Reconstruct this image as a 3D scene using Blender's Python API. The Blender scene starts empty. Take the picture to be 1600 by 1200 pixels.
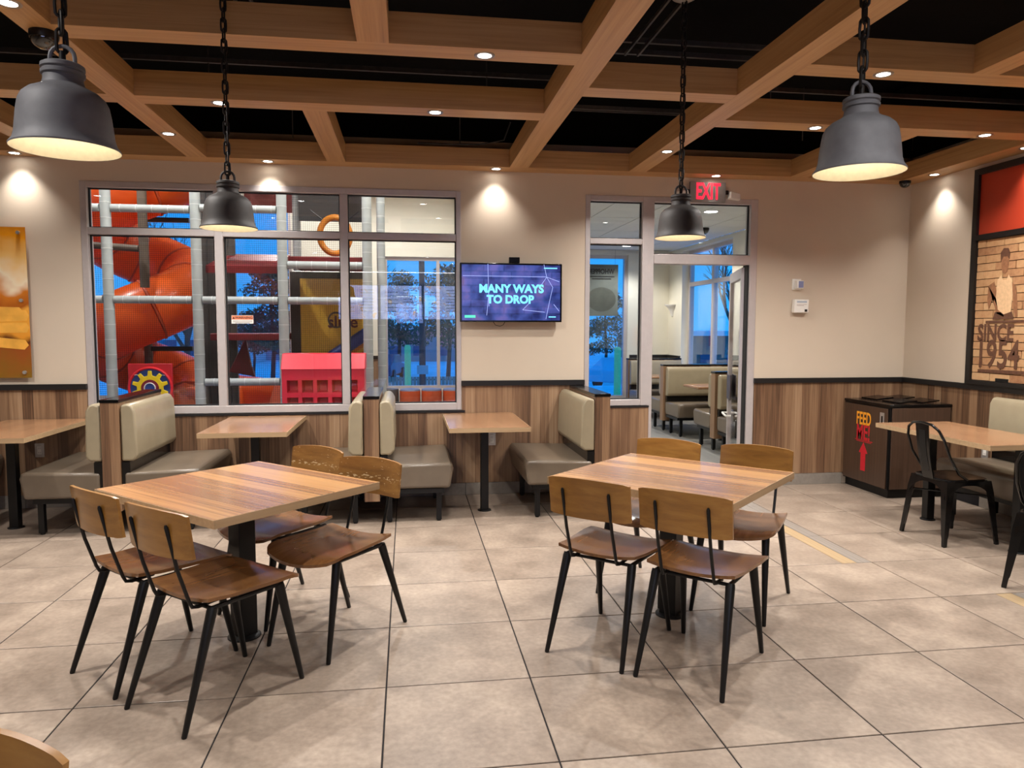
import bpy, math, random
from mathutils import Vector, Matrix
random.seed(7)
SC = bpy.context.scene
COL = SC.collection
R = math.radians
PI = math.pi

# ------------------------------------------------------------------ camera
F_PX, PITCH, YAW, ROLL, CAM_H = 1136.37, 0.07617, 0.1429, 0.00174, 1.5
def cam_axes():
    w = Vector((math.sin(YAW)*math.cos(PITCH), math.cos(YAW)*math.cos(PITCH), -math.sin(PITCH)))
    r = Vector((math.cos(YAW), -math.sin(YAW), 0)); u = r.cross(w)
    c, s = math.cos(ROLL), math.sin(ROLL)
    return c*r + s*u, -s*r + c*u, w
AX_R, AX_U, AX_W = cam_axes()
cd = bpy.data.cameras.new('camera'); cam = bpy.data.objects.new('camera', cd); COL.objects.link(cam)
cd.sensor_fit = 'HORIZONTAL'; cd.sensor_width = 36.0; cd.lens = F_PX/1600*36
cd.clip_start = 0.05; cd.clip_end = 300
cam.matrix_world = Matrix(((AX_R.x, AX_U.x, -AX_W.x, 0), (AX_R.y, AX_U.y, -AX_W.y, 0), (AX_R.z, AX_U.z, -AX_W.z, CAM_H), (0, 0, 0, 1)))
SC.camera = cam
def px_at_y(px, py, Y):                       # a photo pixel on the plane Y = const
    d = AX_W + AX_R*(px-800)/F_PX - AX_U*(py-600)/F_PX
    return Vector((0, 0, CAM_H)) + d*(Y/d.y)

# ------------------------------------------------------------------ world, exposure
W = bpy.data.worlds.new('dusk_sky'); SC.world = W; W.use_nodes = True
wn = W.node_tree.nodes; wl = W.node_tree.links
bg = wn['Background']
tc = wn.new('ShaderNodeTexCoord'); sx = wn.new('ShaderNodeSeparateXYZ'); rp = wn.new('ShaderNodeValToRGB')
wl.new(tc.outputs['Generated'], sx.inputs[0]); wl.new(sx.outputs['Z'], rp.inputs[0]); wl.new(rp.outputs[0], bg.inputs[0])
rp.color_ramp.elements[0].position = 0.0; rp.color_ramp.elements[0].color = (0.03, 0.42, 1.0, 1)
rp.color_ramp.elements[1].position = 0.5; rp.color_ramp.elements[1].color = (0.002, 0.31, 0.96, 1)
bg.inputs[1].default_value = 1.0
vs = SC.view_settings
vs.view_transform = 'Standard'; vs.look = 'None'; vs.gamma = 1.0; vs.use_curve_mapping = False
vs.exposure = 0.38
SPOT_W, PEND_W, FAR_W, PLAY_W = 90.0, 0.35, 95.0, 260.0

# ------------------------------------------------------------------ mesh helpers
class MB:
    def __init__(s): s.v = []; s.f = []
    def add(s, vs, fs):
        o = len(s.v); s.v += [tuple(p) for p in vs]; s.f += [tuple(i+o for i in f) for f in fs]; return s
    def box(s, x0, x1, y0, y1, z0, z1):
        return s.add([(x0,y0,z0),(x1,y0,z0),(x1,y1,z0),(x0,y1,z0),(x0,y0,z1),(x1,y0,z1),(x1,y1,z1),(x0,y1,z1)],
                     [(0,3,2,1),(4,5,6,7),(0,1,5,4),(1,2,6,5),(2,3,7,6),(3,0,4,7)])
    def ring(s, c, ax, r, n, up=None):
        ax = Vector(ax).normalized()
        a = Vector((0,0,1)) if abs(ax.z) < .9 else Vector((1,0,0))
        if up is not None: a = Vector(up)
        e1 = ax.cross(a).normalized(); e2 = ax.cross(e1)
        return [Vector(c)+e1*(r*math.cos(2*PI*i/n))+e2*(r*math.sin(2*PI*i/n)) for i in range(n)]
    def tube(s, pts, rad, n=8, closed=False):
        pts = [Vector(p) for p in pts]; m = len(pts)
        rads = rad if isinstance(rad, (list, tuple)) else [rad]*m
        vs, fs = [], []
        for i in range(m):
            if closed: t = pts[(i+1) % m]-pts[i-1]
            else: t = pts[min(i+1, m-1)]-pts[max(i-1, 0)]
            t.normalize()
            if i == 0:
                a = Vector((0,0,1)) if abs(t.z) < .9 else Vector((1,0,0))
                e1 = t.cross(a).normalized()
            else:
                e1 = (e1 - t*e1.dot(t)).normalized()
            e2 = t.cross(e1)
            vs += [pts[i]+e1*(rads[i]*math.cos(2*PI*k/n))+e2*(rads[i]*math.sin(2*PI*k/n)) for k in range(n)]
        for i in range(m if closed else m-1):
            j = (i+1) % m
            for k in range(n):
                fs.append((i*n+k, i*n+(k+1) % n, j*n+(k+1) % n, j*n+k))
        if not closed:
            fs.append(tuple(range(n-1, -1, -1))); fs.append(tuple((m-1)*n+k for k in range(n)))
        return s.add(vs, fs)
    def cyl(s, p0, p1, r0, r1=None, n=16):
        return s.tube([p0, p1], [r0, r0 if r1 is None else r1], n)
    def lathe(s, prof, n=24, c=(0,0,0)):       # prof = [(r, z)...]
        vs, fs = [], []
        for r, z in prof:
            vs += [(c[0]+r*math.cos(2*PI*k/n), c[1]+r*math.sin(2*PI*k/n), c[2]+z) for k in range(n)]
        for i in range(len(prof)-1):
            for k in range(n):
                fs.append((i*n+k, i*n+(k+1) % n, (i+1)*n+(k+1) % n, (i+1)*n+k))
        return s.add(vs, fs)
    def disc(s, c, r, n=20, ax=(0,0,1)):
        p = s.ring(c, ax, r, n); return s.add(p, [tuple(range(n))])
    def prism(s, poly, axis, a0, a1):          # polygon in the two other axes (in xyz order), extruded on axis
        n = len(poly)
        def P(u, v, a): return (a,u,v) if axis == 'x' else ((u,a,v) if axis == 'y' else (u,v,a))
        vs = [P(u,v,a0) for u,v in poly]+[P(u,v,a1) for u,v in poly]
        return s.add(vs, [tuple(range(n-1,-1,-1)), tuple(range(n, 2*n))]+[(i,(i+1)%n,n+(i+1)%n,n+i) for i in range(n)])
    def slab(s, fn, nu, nv):                   # closed two-sided surface; fn(u,v,side) -> point
        vs, fs = [], []; W_ = nv+1; N = (nu+1)*W_
        for sd in (0, 1):
            for i in range(nu+1):
                for j in range(W_): vs.append(fn(i/nu, j/nv, sd))
        for i in range(nu):
            for j in range(nv):
                a = i*W_+j; fs.append((a, a+1, a+W_+1, a+W_)); fs.append((N+a, N+a+W_, N+a+W_+1, N+a+1))
        for i in range(nu):
            for j in (0, nv):
                a = i*W_+j; fs.append((a, a+W_, N+a+W_, N+a) if j == 0 else (a, N+a, N+a+W_, a+W_))
        for j in range(nv):
            for i in (0, nu):
                a = i*W_+j; fs.append((a, N+a, N+a+1, a+1) if i == 0 else (a, a+1, N+a+1, N+a))
        return s.add(vs, fs)
    def mesh(s, name, mat, smooth=False):
        me = bpy.data.meshes.new(name); me.from_pydata(s.v, [], s.f); me.update()
        if mat: me.materials.append(mat)
        if smooth:
            me.shade_smooth(); me.set_sharp_from_angle(angle=R(40))
        return me
    def build(s, name, mat, parent=None, smooth=False, bevel=0, seg=2):
        return put(name, s.mesh(name, mat, smooth or bevel > 0), parent, bevel, seg)

def put(name, me, parent=None, bevel=0, seg=2):
    o = bpy.data.objects.new(name, me); COL.objects.link(o)
    if parent: o.parent = parent
    if bevel:
        m = o.modifiers.new('bevel', 'BEVEL'); m.width = bevel; m.segments = seg; m.limit_method = 'ANGLE'; m.angle_limit = R(35)
    return o
def tag(o, label, cat, group=None, kind=None):
    o['label'] = label; o['category'] = cat
    if group: o['group'] = group
    if kind: o['kind'] = kind
    return o
def thing(name, label, cat, loc=(0,0,0), rz=0, group=None, kind=None):
    o = bpy.data.objects.new(name, None); COL.objects.link(o); o.empty_display_size = .1
    o.location = loc; o.rotation_euler = (0, 0, rz)
    return tag(o, label, cat, group, kind)
def dup(root, loc, rz, label=None, group=None):
    r = root.copy(); COL.objects.link(r); r.location = loc; r.rotation_euler = (0, 0, rz)
    if label: r['label'] = label
    if group: r['group'] = group
    for ch in list(root.children):
        c = ch.copy(); COL.objects.link(c); c.parent = r
        for g in list(ch.children):
            d = g.copy(); COL.objects.link(d); d.parent = c
    return r
def text(name, body, size, mat, parent, loc, rot, extrude=.001, align='CENTER', bold=0, xs=1.0):
    cu = bpy.data.curves.new(name, 'FONT'); cu.body = body; cu.size = size; cu.extrude = extrude; cu.offset = bold
    cu.align_x = align; cu.align_y = 'CENTER'; cu.resolution_u = 3
    t = bpy.data.objects.new(name+'_tmp', cu); COL.objects.link(t)
    dg = bpy.context.evaluated_depsgraph_get(); me = bpy.data.meshes.new_from_object(t.evaluated_get(dg))
    bpy.data.objects.remove(t); me.materials.clear(); me.materials.append(mat); me.name = name
    o = put(name, me, parent); o.location = loc; o.rotation_euler = rot; o.scale = (xs, 1, 1)
    return o

# ------------------------------------------------------------------ materials
def sr(*c): return tuple((x/255/12.92 if x/255 <= .04045 else ((x/255+.055)/1.055)**2.4) for x in c)+(1,)
MATS = {}
def node_mat(name):
    m = bpy.data.materials.new(name); m.use_nodes = True
    nt = m.node_tree; b = nt.nodes['Principled BSDF']; MATS[name] = m
    return m, nt, b
def N(nt, kind, **kw):
    n = nt.nodes.new('ShaderNode'+kind)
    for k, v in kw.items(): setattr(n, k, v)
    return n
def math_n(nt, op, a, b=None):
    n = N(nt, 'Math', operation=op)
    for i, x in enumerate((a, b)):
        if x is None: continue
        if isinstance(x, (int, float)): n.inputs[i].default_value = x
        else: nt.links.new(x, n.inputs[i])
    return n.outputs[0]
def ramp(nt, fac, stops):
    r = N(nt, 'ValToRGB'); e = r.color_ramp.elements
    while len(e) > len(stops): e.remove(e[-1])
    while len(e) < len(stops): e.new(.5)
    for el, (p, c) in zip(e, stops): el.position = p; el.color = c
    nt.links.new(fac, r.inputs[0]); return r.outputs[0]
def plain(name, col, rough=.5, metal=0, var=.06, scale=30, bump=0, spec=.5, coat=0):
    """plain surface with a little noise in its colour"""
    m, nt, b = node_mat(name)
    t = N(nt, 'TexCoord'); n = N(nt, 'TexNoise'); n.inputs['Scale'].default_value = scale; n.inputs['Detail'].default_value = 4
    nt.links.new(t.outputs['Object'], n.inputs['Vector'])
    lo = tuple(max(0, c*(1-var)) for c in col[:3])+(1,); hi = tuple(min(1, c*(1+var)) for c in col[:3])+(1,)
    nt.links.new(ramp(nt, n.outputs['Fac'], [(.3, lo), (.7, hi)]), b.inputs['Base Color'])
    b.inputs['Roughness'].default_value = rough; b.inputs['Metallic'].default_value = metal
    b.inputs['Specular IOR Level'].default_value = spec; b.inputs['Coat Weight'].default_value = coat
    if bump:
        bp = N(nt, 'Bump'); bp.inputs['Strength'].default_value = bump; bp.inputs['Distance'].default_value = .002
        nt.links.new(n.outputs['Fac'], bp.inputs['Height']); nt.links.new(bp.outputs[0], b.inputs['Normal'])
    return m
def emit(name, col, strength):
    m, nt, b = node_mat(name)
    t = N(nt, 'TexCoord'); n = N(nt, 'TexNoise'); n.inputs['Scale'].default_value = 3
    nt.links.new(t.outputs['Object'], n.inputs['Vector'])
    c2 = tuple(c*.95 for c in col[:3])+(1,)
    o = ramp(nt, n.outputs['Fac'], [(.3, c2), (.7, col)])
    b.inputs['Base Color'].default_value = (.0, .0, .0, 1)
    nt.links.new(o, b.inputs['Emission Color']); b.inputs['Emission Strength'].default_value = strength
    return m
def wood(name, stops, along, across, strip=.1, grain=60, rough=.4, sv=.5, stretch=1.5, coat=0, rand=False):
    """laminate or timber: strips across one axis, grain along another"""
    m, nt, b = node_mat(name)
    t = N(nt, 'TexCoord'); s = N(nt, 'SeparateXYZ'); nt.links.new(t.outputs['Object'], s.inputs[0])
    ix = {'X': 0, 'Y': 1, 'Z': 2}; third = [a for a in 'XYZ' if a not in (along, across)][0]
    q = math_n(nt, 'FLOOR', math_n(nt, 'DIVIDE', s.outputs[ix[across]], strip))
    wv = N(nt, 'TexWhiteNoise', noise_dimensions='1D'); nt.links.new(q, wv.inputs['W'])
    off = math_n(nt, 'MULTIPLY', wv.outputs['Value'], 17.0)
    if rand:
        oi = N(nt, 'ObjectInfo'); off = math_n(nt, 'ADD', off, math_n(nt, 'MULTIPLY', oi.outputs['Random'], 23.0))
    c = N(nt, 'CombineXYZ')
    nt.links.new(math_n(nt, 'ADD', math_n(nt, 'MULTIPLY', s.outputs[ix[along]], stretch), off), c.inputs[0])
    nt.links.new(math_n(nt, 'MULTIPLY', s.outputs[ix[across]], grain), c.inputs[1])
    nt.links.new(math_n(nt, 'MULTIPLY', s.outputs[ix[third]], grain), c.inputs[2])
    n = N(nt, 'TexNoise'); n.inputs['Scale'].default_value = 1; n.inputs['Detail'].default_value = 5; n.inputs['Roughness'].default_value = .6
    n.inputs['Distortion'].default_value = .4
    nt.links.new(c.outputs[0], n.inputs['Vector'])
    f = math_n(nt, 'ADD', math_n(nt, 'MULTIPLY', wv.outputs['Value'], sv), math_n(nt, 'MULTIPLY', n.outputs['Fac'], 1-sv))
    nt.links.new(ramp(nt, f, stops), b.inputs['Base Color'])
    b.inputs['Roughness'].default_value = rough; b.inputs['Coat Weight'].default_value = coat; b.inputs['Coat Roughness'].default_value = .2
    return m
def glass(name, tint=(.93, .96, 1, 1), ior=1.5):
    m, nt, b = node_mat(name); nt.nodes.remove(b)
    ge = N(nt, 'NewGeometry'); dt = N(nt, 'VectorMath', operation='DOT_PRODUCT')
    nt.links.new(ge.outputs['Incoming'], dt.inputs[0]); nt.links.new(ge.outputs['Normal'], dt.inputs[1])
    sch = math_n(nt, 'ADD', .045, math_n(nt, 'MULTIPLY', .955, math_n(nt, 'POWER', math_n(nt, 'SUBTRACT', 1.0, math_n(nt, 'ABSOLUTE', dt.outputs['Value'])), 5.0)))
    tr = N(nt, 'BsdfTransparent'); tr.inputs[0].default_value = tint
    gl = N(nt, 'BsdfGlossy'); gl.inputs['Roughness'].default_value = .0; gl.inputs[0].default_value = (1, 1, 1, 1)
    # both faces of a pane reflect a little
    mx = N(nt, 'MixShader'); nt.links.new(sch, mx.inputs[0])
    nt.links.new(tr.outputs[0], mx.inputs[1]); nt.links.new(gl.outputs[0], mx.inputs[2])
    nt.links.new(mx.outputs[0], nt.nodes['Material Output'].inputs[0])
    return m
def tile_mat(name, stops, rough=.38):
    m, nt, b = node_mat(name)
    t = N(nt, 'TexCoord'); oi = N(nt, 'ObjectInfo')
    ad = N(nt, 'VectorMath', operation='ADD'); cb = N(nt, 'CombineXYZ')
    nt.links.new(math_n(nt, 'MULTIPLY', oi.outputs['Random'], 31.0), cb.inputs[0]); nt.links.new(math_n(nt, 'MULTIPLY', oi.outputs['Random'], 57.0), cb.inputs[1])
    nt.links.new(t.outputs['Object'], ad.inputs[0]); nt.links.new(cb.outputs[0], ad.inputs[1])
    n1 = N(nt, 'TexNoise'); n1.inputs['Scale'].default_value = 3.0; n1.inputs['Detail'].default_value = 8; n1.inputs['Roughness'].default_value = .65
    n2 = N(nt, 'TexNoise'); n2.inputs['Scale'].default_value = 40; n2.inputs['Detail'].default_value = 5
    nt.links.new(ad.outputs[0], n1.inputs['Vector']); nt.links.new(ad.outputs[0], n2.inputs['Vector'])
    f = math_n(nt, 'ADD', math_n(nt, 'MULTIPLY', n1.outputs['Fac'], .7), math_n(nt, 'MULTIPLY', n2.outputs['Fac'], .3))
    nt.links.new(ramp(nt, f, stops), b.inputs['Base Color'])
    nt.links.new(math_n(nt, 'ADD', math_n(nt, 'MULTIPLY', n1.outputs['Fac'], .25), rough-.1), b.inputs['Roughness'])
    bp = N(nt, 'Bump'); bp.inputs['Strength'].default_value = .12; bp.inputs['Distance'].default_value = .002
    nt.links.new(f, bp.inputs['Height']); nt.links.new(bp.outputs[0], b.inputs['Normal'])
    return m

m_tile = tile_mat('floor_tile', [(.31, sr(110,96,84)), (.5, sr(140,124,110)), (.69, sr(168,151,134))])
m_tile2 = tile_mat('base_tile', [(.3, sr(118,110,102)), (.7, sr(150,141,130))], .4)
m_grout = plain('grout', sr(20,14,16), .9)
m_wall = plain('wall_paint', sr(200,184,164), .75, var=.015, scale=4)
m_wall_lt = plain('wall_paint_pale', sr(222,217,200), .75, var=.015, scale=4)
lam = [(.22, sr(70,49,35)), (.42, sr(116,86,63)), (.58, sr(142,111,83)), (.8, sr(168,138,108))]
m_lamZ = wood('laminate_wainscot', lam, 'Z', 'X', .085, 55, .38, .38)
m_lamZy = wood('laminate_wainscot_side', lam, 'Z', 'Y', .085, 55, .38, .38)
beam = [(.2, sr(158,116,72)), (.5, sr(186,142,92)), (.8, sr(200,158,108))]
m_beamX = wood('beam_laminate_x', beam, 'X', 'Y', 5.0, 45, .42, .1, 1.2)
m_beamY = wood('beam_laminate_y', beam, 'Y', 'X', 5.0, 45, .42, .1, 1.2)
m_black = plain('black_metal', sr(11,11,12), .4, 0, .1, spec=.35)
m_blackg = plain('black_gloss', sr(9,9,10), .18, 0, .1, spec=.4)
m_rail = plain('black_rail', sr(20,18,18), .45, 0, .1)
m_deck = plain('deck_black', sr(9,8,8), .95, 0, .3, spec=.1)
m_steel = plain('dark_steel', sr(60,56,53), .6, 0, .2)
m_alu = plain('aluminium_frame', sr(188,180,178), .38, .25, .03)
m_gask = plain('gasket', sr(18,18,20), .6)
m_glass = glass('pane_glass')
m_top = wood('table_laminate', [(.25, sr(122,86,62)), (.42, sr(146,106,72)), (.52, sr(168,124,82)), (.62, sr(178,134,88)), (.78, sr(156,114,80))], 'Y', 'X', .085, 60, .24, .34, .9, coat=.2)
m_top2 = wood('booth_table_laminate', [(.2, sr(116,84,60)), (.5, sr(144,106,76)), (.8, sr(164,126,92))], 'Y', 'X', 3, 45, .25, .1, 1.5, coat=.2)
m_edge = wood('table_edge', [(.2, sr(150,122,90)), (.8, sr(182,154,118))], 'X', 'Z', 3, 50, .5, .1)
m_ply = wood('chair_ply', [(.25, sr(116,78,32)), (.5, sr(142,98,42)), (.75, sr(160,116,56))], 'Y', 'Z', 3, 25, .33, .05, 4, coat=.25, rand=True)
m_plys = wood('chair_seat_ply', [(.25, sr(94,60,34)), (.5, sr(114,76,42)), (.75, sr(134,92,54))], 'X', 'Y', 3, 22, .25, .05, 3, coat=.35, rand=True)
m_vin = plain('bench_back_vinyl', sr(146,134,110), .33, 0, .05, 12, coat=.1)
m_vind = plain('bench_seat_vinyl', sr(104,92,78), .30, 0, .06, 12, coat=.1)
m_pend = plain('pendant_zinc', sr(98,98,102), .62, .1, .12, 25, bump=.15)
m_pendd = plain('pendant_bronze', sr(60,55,53), .6, .1, .15, 25, bump=.15)
m_pin = plain('pendant_inner', sr(236,226,200), .55, 0, .06, 60, bump=.2)
m_chain = plain('chain', sr(34,30,28), .5, .6)
m_bulb = emit('bulb', (1, .92, .78, 1), 3)
m_led = emit('downlight_lens', (1, .95, .88, 1), 20)
m_ring = plain('downlight_ring', sr(160,150,140), .35, .7)
m_white = plain('white_plastic', sr(232,228,220), .4, 0, .03)
m_dome = plain('smoked_dome', sr(16,14,14), .06, 0, .2, coat=1)
m_binlam = wood('bin_laminate', [(.2, sr(58,42,32)), (.8, sr(86,64,50))], 'Z', 'Y', 3, 60, .35, .1)
m_binlam2 = wood('bin_laminate_front', [(.2, sr(58,42,32)), (.8, sr(86,64,50))], 'Z', 'X', 3, 60, .35, .1)
m_red = plain('red_print', sr(196,30,44), .5); m_yel = plain('yellow_print', sr(238,160,40), .5)
m_inlay_y = wood('inlay_blonde', [(.2, sr(146,122,92)), (.8, sr(170,146,112))], 'Y', 'X', 3, 60, .45, .1)
m_inlay_g = wood('inlay_grey', [(.2, sr(106,98,92)), (.8, sr(146,136,126))], 'Y', 'X', 3, 60, .45, .1)
m_outlet = plain('steel_plate', sr(190,186,182), .3, .6)

def scuffed():
    m = wood('chair_ply_scuffed', [(.25, sr(104,68,28)), (.5, sr(134,92,42)), (.75, sr(156,112,56))], 'Y', 'Z', 3, 25, .38, .05, 4, coat=.2, rand=True)
    nt = m.node_tree; b = nt.nodes['Principled BSDF']; old = b.inputs['Base Color'].links[0].from_socket
    t = N(nt, 'TexCoord'); s = N(nt, 'SeparateXYZ'); nt.links.new(t.outputs['Object'], s.inputs[0])
    mp = N(nt, 'Mapping'); mp.inputs['Scale'].default_value = (40, 40, 130); nt.links.new(t.outputs['Object'], mp.inputs[0])
    n = N(nt, 'TexNoise'); n.inputs['Scale'].default_value = 1.0; n.inputs['Detail'].default_value = 4; nt.links.new(mp.outputs[0], n.inputs['Vector'])
    band = math_n(nt, 'SUBTRACT', 1.0, math_n(nt, 'MULTIPLY', math_n(nt, 'ABSOLUTE', math_n(nt, 'SUBTRACT', s.outputs['Z'], .738)), 55.0))
    f = math_n(nt, 'GREATER_THAN', math_n(nt, 'ADD', n.outputs['Fac'], math_n(nt, 'MULTIPLY', math_n(nt, 'MAXIMUM', band, 0.0), .16)), .70)
    mx = N(nt, 'MixRGB'); nt.links.new(f, mx.inputs[0]); nt.links.new(old, mx.inputs[1]); mx.inputs[2].default_value = sr(206,180,140)
    nt.links.new(mx.outputs[0], b.inputs['Base Color']); return m
m_plyw = scuffed()
# ================================================================== THE SHELL OF THE DINING ROOM
D = 6.489; XR = 4.80; XL = -6.0; YB = -4.5; ZD = 3.45; ZB = 2.88
TX0, TY0, TA, TB = -0.10, 1.756, 0.611, 0.6156
def struct(o, label, cat): return tag(o, label, cat, kind='structure')
fl = struct(MB().box(XL, XR, YB, D+.15, -.15, -.004).build('floor', m_grout), 'square taupe stone-look tiles with thin dark joints on the dining room floor', 'floor')
tile_cache = {}
def tile(x0, x1, y0, y1, mat, name='tile', parent=fl):
    w, h = round(x1-x0, 4), round(y1-y0, 4)
    if w <= .01 or h <= .01: return
    k = (w, h, mat.name)
    if k not in tile_cache:
        e = .0022
        b = MB(); lo = [(0,0,-.004),(w,0,-.004),(w,h,-.004),(0,h,-.004)]
        b.add(lo+[(0,0,-.0012),(w,0,-.0012),(w,h,-.0012),(0,h,-.0012)]+[(e,e,0),(w-e,e,0),(w-e,h-e,0),(e,h-e,0)],
              [(i,(i+1)%4,4+(i+1)%4,4+i) for i in range(4)]+[(4+i,4+(i+1)%4,8+(i+1)%4,8+i) for i in range(4)]+[(8,9,10,11)])
        tile_cache[k] = b.mesh(name, mat)
    o = put(name, tile_cache[k], parent); o.location = (x0, y0, 0); return o
G = .0034
far_tiles = MB()
for i in range(-10, 9):
    for j in range(-11, 9):
        x0, x1 = TX0+TA*i+G, TX0+TA*(i+1)-G; y0, y1 = TY0+TB*j+G, TY0+TB*(j+1)-G
        x0, x1, y0, y1 = max(x0, XL+.002), min(x1, XR-.012), max(y0, YB+.002), min(y1, D-.012)
        if x1-x0 < .02 or y1-y0 < .02: continue
        if j < -2 or i < -7: far_tiles.box(x0, x1, y0, y1, -.004, 0); continue
        if i == 4 and y0 > 4.2:                                   # planks let into the tiling
            tile(x0, 2.752, y0, y1, m_tile)
        elif i == 5 and y1 < 3.61:
            tile(x0, 3.296, y0, y1, m_tile)
        else: tile(x0, x1, y0, y1, m_tile)
st = far_tiles.build('tile_field', m_tile, fl); st['kind'] = 'stuff'
for k in range(3):
    a, b_ = 4.222+k*.9, min(4.222+(k+1)*.9-.004, D-.012)
    if b_ > a: tile(2.756, 2.852, a, b_, m_inlay_y if k == 0 else m_inlay_g, 'inlay_plank')
    a2, b2 = max(4.222, 4.222+k*.9-.3), min(4.222+(k+1)*.9-.304, D-.012)
    if b2 > a2: tile(2.856, 2.953, a2, b2, m_inlay_g, 'inlay_plank')
for k in range(3):
    a, b_ = 3.6-(k+1)*.9+.004, 3.6-k*.9
    tile(3.300, 3.396, a, b_, m_inlay_y, 'inlay_plank'); tile(3.400, 3.560, a, b_, m_inlay_g, 'inlay_plank')

WX0, WX1, WZ0, WZ1 = -2.642, .476, .772, 2.70        # play-room window
SX0, SX1, DX1 = 1.60, 2.245, 3.249                   # sidelight + door unit
wb = MB(); Y0, Y1 = D, D+.16
for x0, x1, z0, z1 in ((XL,WX0,0,ZD),(WX0,WX1,0,WZ0),(WX0,WX1,WZ1,ZD),(WX1,SX0,0,ZD),(SX0,2.215,0,.785),(SX0,DX1,2.70,ZD),(DX1,XR+.15,0,ZD)):
    wb.box(x0, x1, Y0, Y1, z0, z1)
wall_back = struct(wb.build('wall_back', m_wall), 'beige painted wall with wood wainscot, play room window and doorway', 'wall')
wall_right = struct(MB().box(XR, XR+.15, YB, D, -.15, ZD).build('wall_right', m_wall), 'beige painted wall with wood wainscot beside the brick mural', 'wall')
struct(MB().box(XL-.15, XL, YB, D, -.15, ZD).build('wall_left', m_wall), 'beige wall at the far end of the booths', 'wall')
struct(MB().box(XL, XR, YB-.15, YB, -.15, ZD).build('wall_rear', m_wall), 'beige wall behind the order counter with lit menu boards', 'wall')
MB().box(XL, XR-.006, D-.005, D-.0003, 3.13, ZD).build('black_upper_band', m_deck, wall_back)
MB().box(XR-.005, XR-.0003, YB, D-.006, 3.13, ZD).build('black_upper_band', m_deck, wall_right)
# wainscot sheets, black cap rail, tiled skirting
def wains(x0, x1, z1, parent=wall_back):
    MB().box(x0, x1, D-.012, D-.0005, .11, z1).build('wainscot_panel', m_lamZ, parent)
for x0, x1, z1 in ((XL, WX0-.004, .988), (WX0-.002, WX1+.002, .752), (WX1+.004, SX0, .988), (SX0+.002, 2.215, .778), (DX1+.004, XR-.013, .988)): wains(x0, x1, z1)
MB().box(XR-.012, XR-.0005, YB, D, .11, .988).build('wainscot_panel', m_lamZy, wall_right)
tr = MB()
for x0, x1 in ((XL, WX0), (WX1, SX0), (DX1, XR)): tr.box(x0, x1, D-.03, D, .988, 1.034)
struct(tr.build('trim_1', m_rail), 'black cap rail along the top of the wainscot on the window wall', 'trim')
struct(MB().box(XR-.03, XR, YB, D-.03, .988, 1.034).build('trim_2', m_rail), 'black cap rail along the wainscot below the brick mural', 'trim')
bb = struct(MB().box(XL, SX1-.03, D-.004, D, 0, .108).build('baseboard_back', m_grout), 'grey tile skirting under the window wall wainscot', 'baseboard')
bm = {}
def bpiece(x0, x1, parent):
    k = round(x1-x0, 3)
    if k not in bm: bm[k] = MB().box(0, x1-x0, -.014, -.004, .001, .107).mesh('skirting_tile', m_tile2)
    o = put('skirting_tile', bm[k], parent); o.location = (x0, D, 0)
x = -5.9
for i in range(-9, 4):
    x0 = TX0+TA*i+.002; x1 = min(x0+TA-.004, SX1-.032); bpiece(x0, x1, bb)
for i in range(6, 8):
    x0 = max(TX0+TA*i+.002, DX1+.004)
    bpiece(x0, min(TX0+TA*(i+1)-.002, 4.16), bb)
bpiece(DX1+.004, TX0+TA*6-.002, bb)
br = struct(MB().box(XR-.004, XR, YB, D-.02, 0, .108).build('baseboard_right', m_grout), 'grey tile skirting under the mural wall wainscot', 'baseboard')
for j in range(0, 6):
    k = ('r', j)
    y0 = TY0+TB*j+.002
    o = MB().box(XR-.014, XR-.004, y0, min(y0+TB-.004, 5.78), .001, .107).build('skirting_tile', m_tile2, br)

# ------------------------------------------------------------------ ceiling: black deck, timber-look beams, steel above
ce = struct(MB().box(XL, XR, YB, D+.16, ZD, ZD+.1).build('ceiling', m_deck), 'open black ceiling above a grid of boxed wooden beams', 'ceiling')
def beamX(y0, y1, x0, x1): MB().box(x0, x1, y0, y1, ZB, ZB+.152).build('beam', m_beamX, ce)
def beamY(x0, x1, y0, y1): MB().box(x0, x1, y0, y1, ZB, ZB+.151).build('beam', m_beamY, ce)
beamX(3.695, 3.855, -1.595, .884); beamX(4.72, 4.885, XL, -1.75); beamX(4.72, 4.885, -1.595, .884); beamX(6.305, D, XL, 4.57)
beamX(4.19, 4.35, 1.045, 1.945); beamX(4.69, 4.86, 2.10, 4.57); beamX(3.657, 3.82, 2.10, 4.57)
beamY(-1.75, -1.595, YB, 6.305); beamY(-2.84, -2.69, 4.885, 6.305); beamY(-.647, -.495, 4.885, 6.305); beamY(-.228, -.075, .6, 3.695)
beamY(.884, 1.045, YB, 6.305); beamY(1.945, 2.10, YB, 6.305); beamY(3.046, 3.20, 2.0, 3.657); beamY(3.465, 3.63, 4.86, 6.305); beamY(4.57, XR, YB, D)
for y in (2.0, .4, -1.4, -3.0): beamX(y, y+.16, -1.595, .884); beamX(y-.4, y-.24, 2.10, 4.57); beamX(y, y+.16, XL, -1.75)
for y, z, x0, x1 in ((4.42, 3.24, 1.05, XR), (4.50, 3.20, 1.05, XR), (5.04, 3.20, XL, XR), (5.65, 3.20, XL, XR), (5.9, 3.26, XL, XR), (3.2, 3.26, XL, XR), (2.4, 3.24, XL, XR)):
    MB().box(x0, x1, y, y+.022, z, z+.03).build('joist_chord', m_steel, ce)
for x in (1.34, 1.42): MB().box(x-.006, x+.006, .4, 4.46, 3.17, 3.19).build('strut_rail', m_steel, ce)
for x in (-.86, -.78): MB().box(x-.006, x+.006, .4, 4.46, 3.17, 3.19).build('strut_rail', m_steel, ce)
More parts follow.
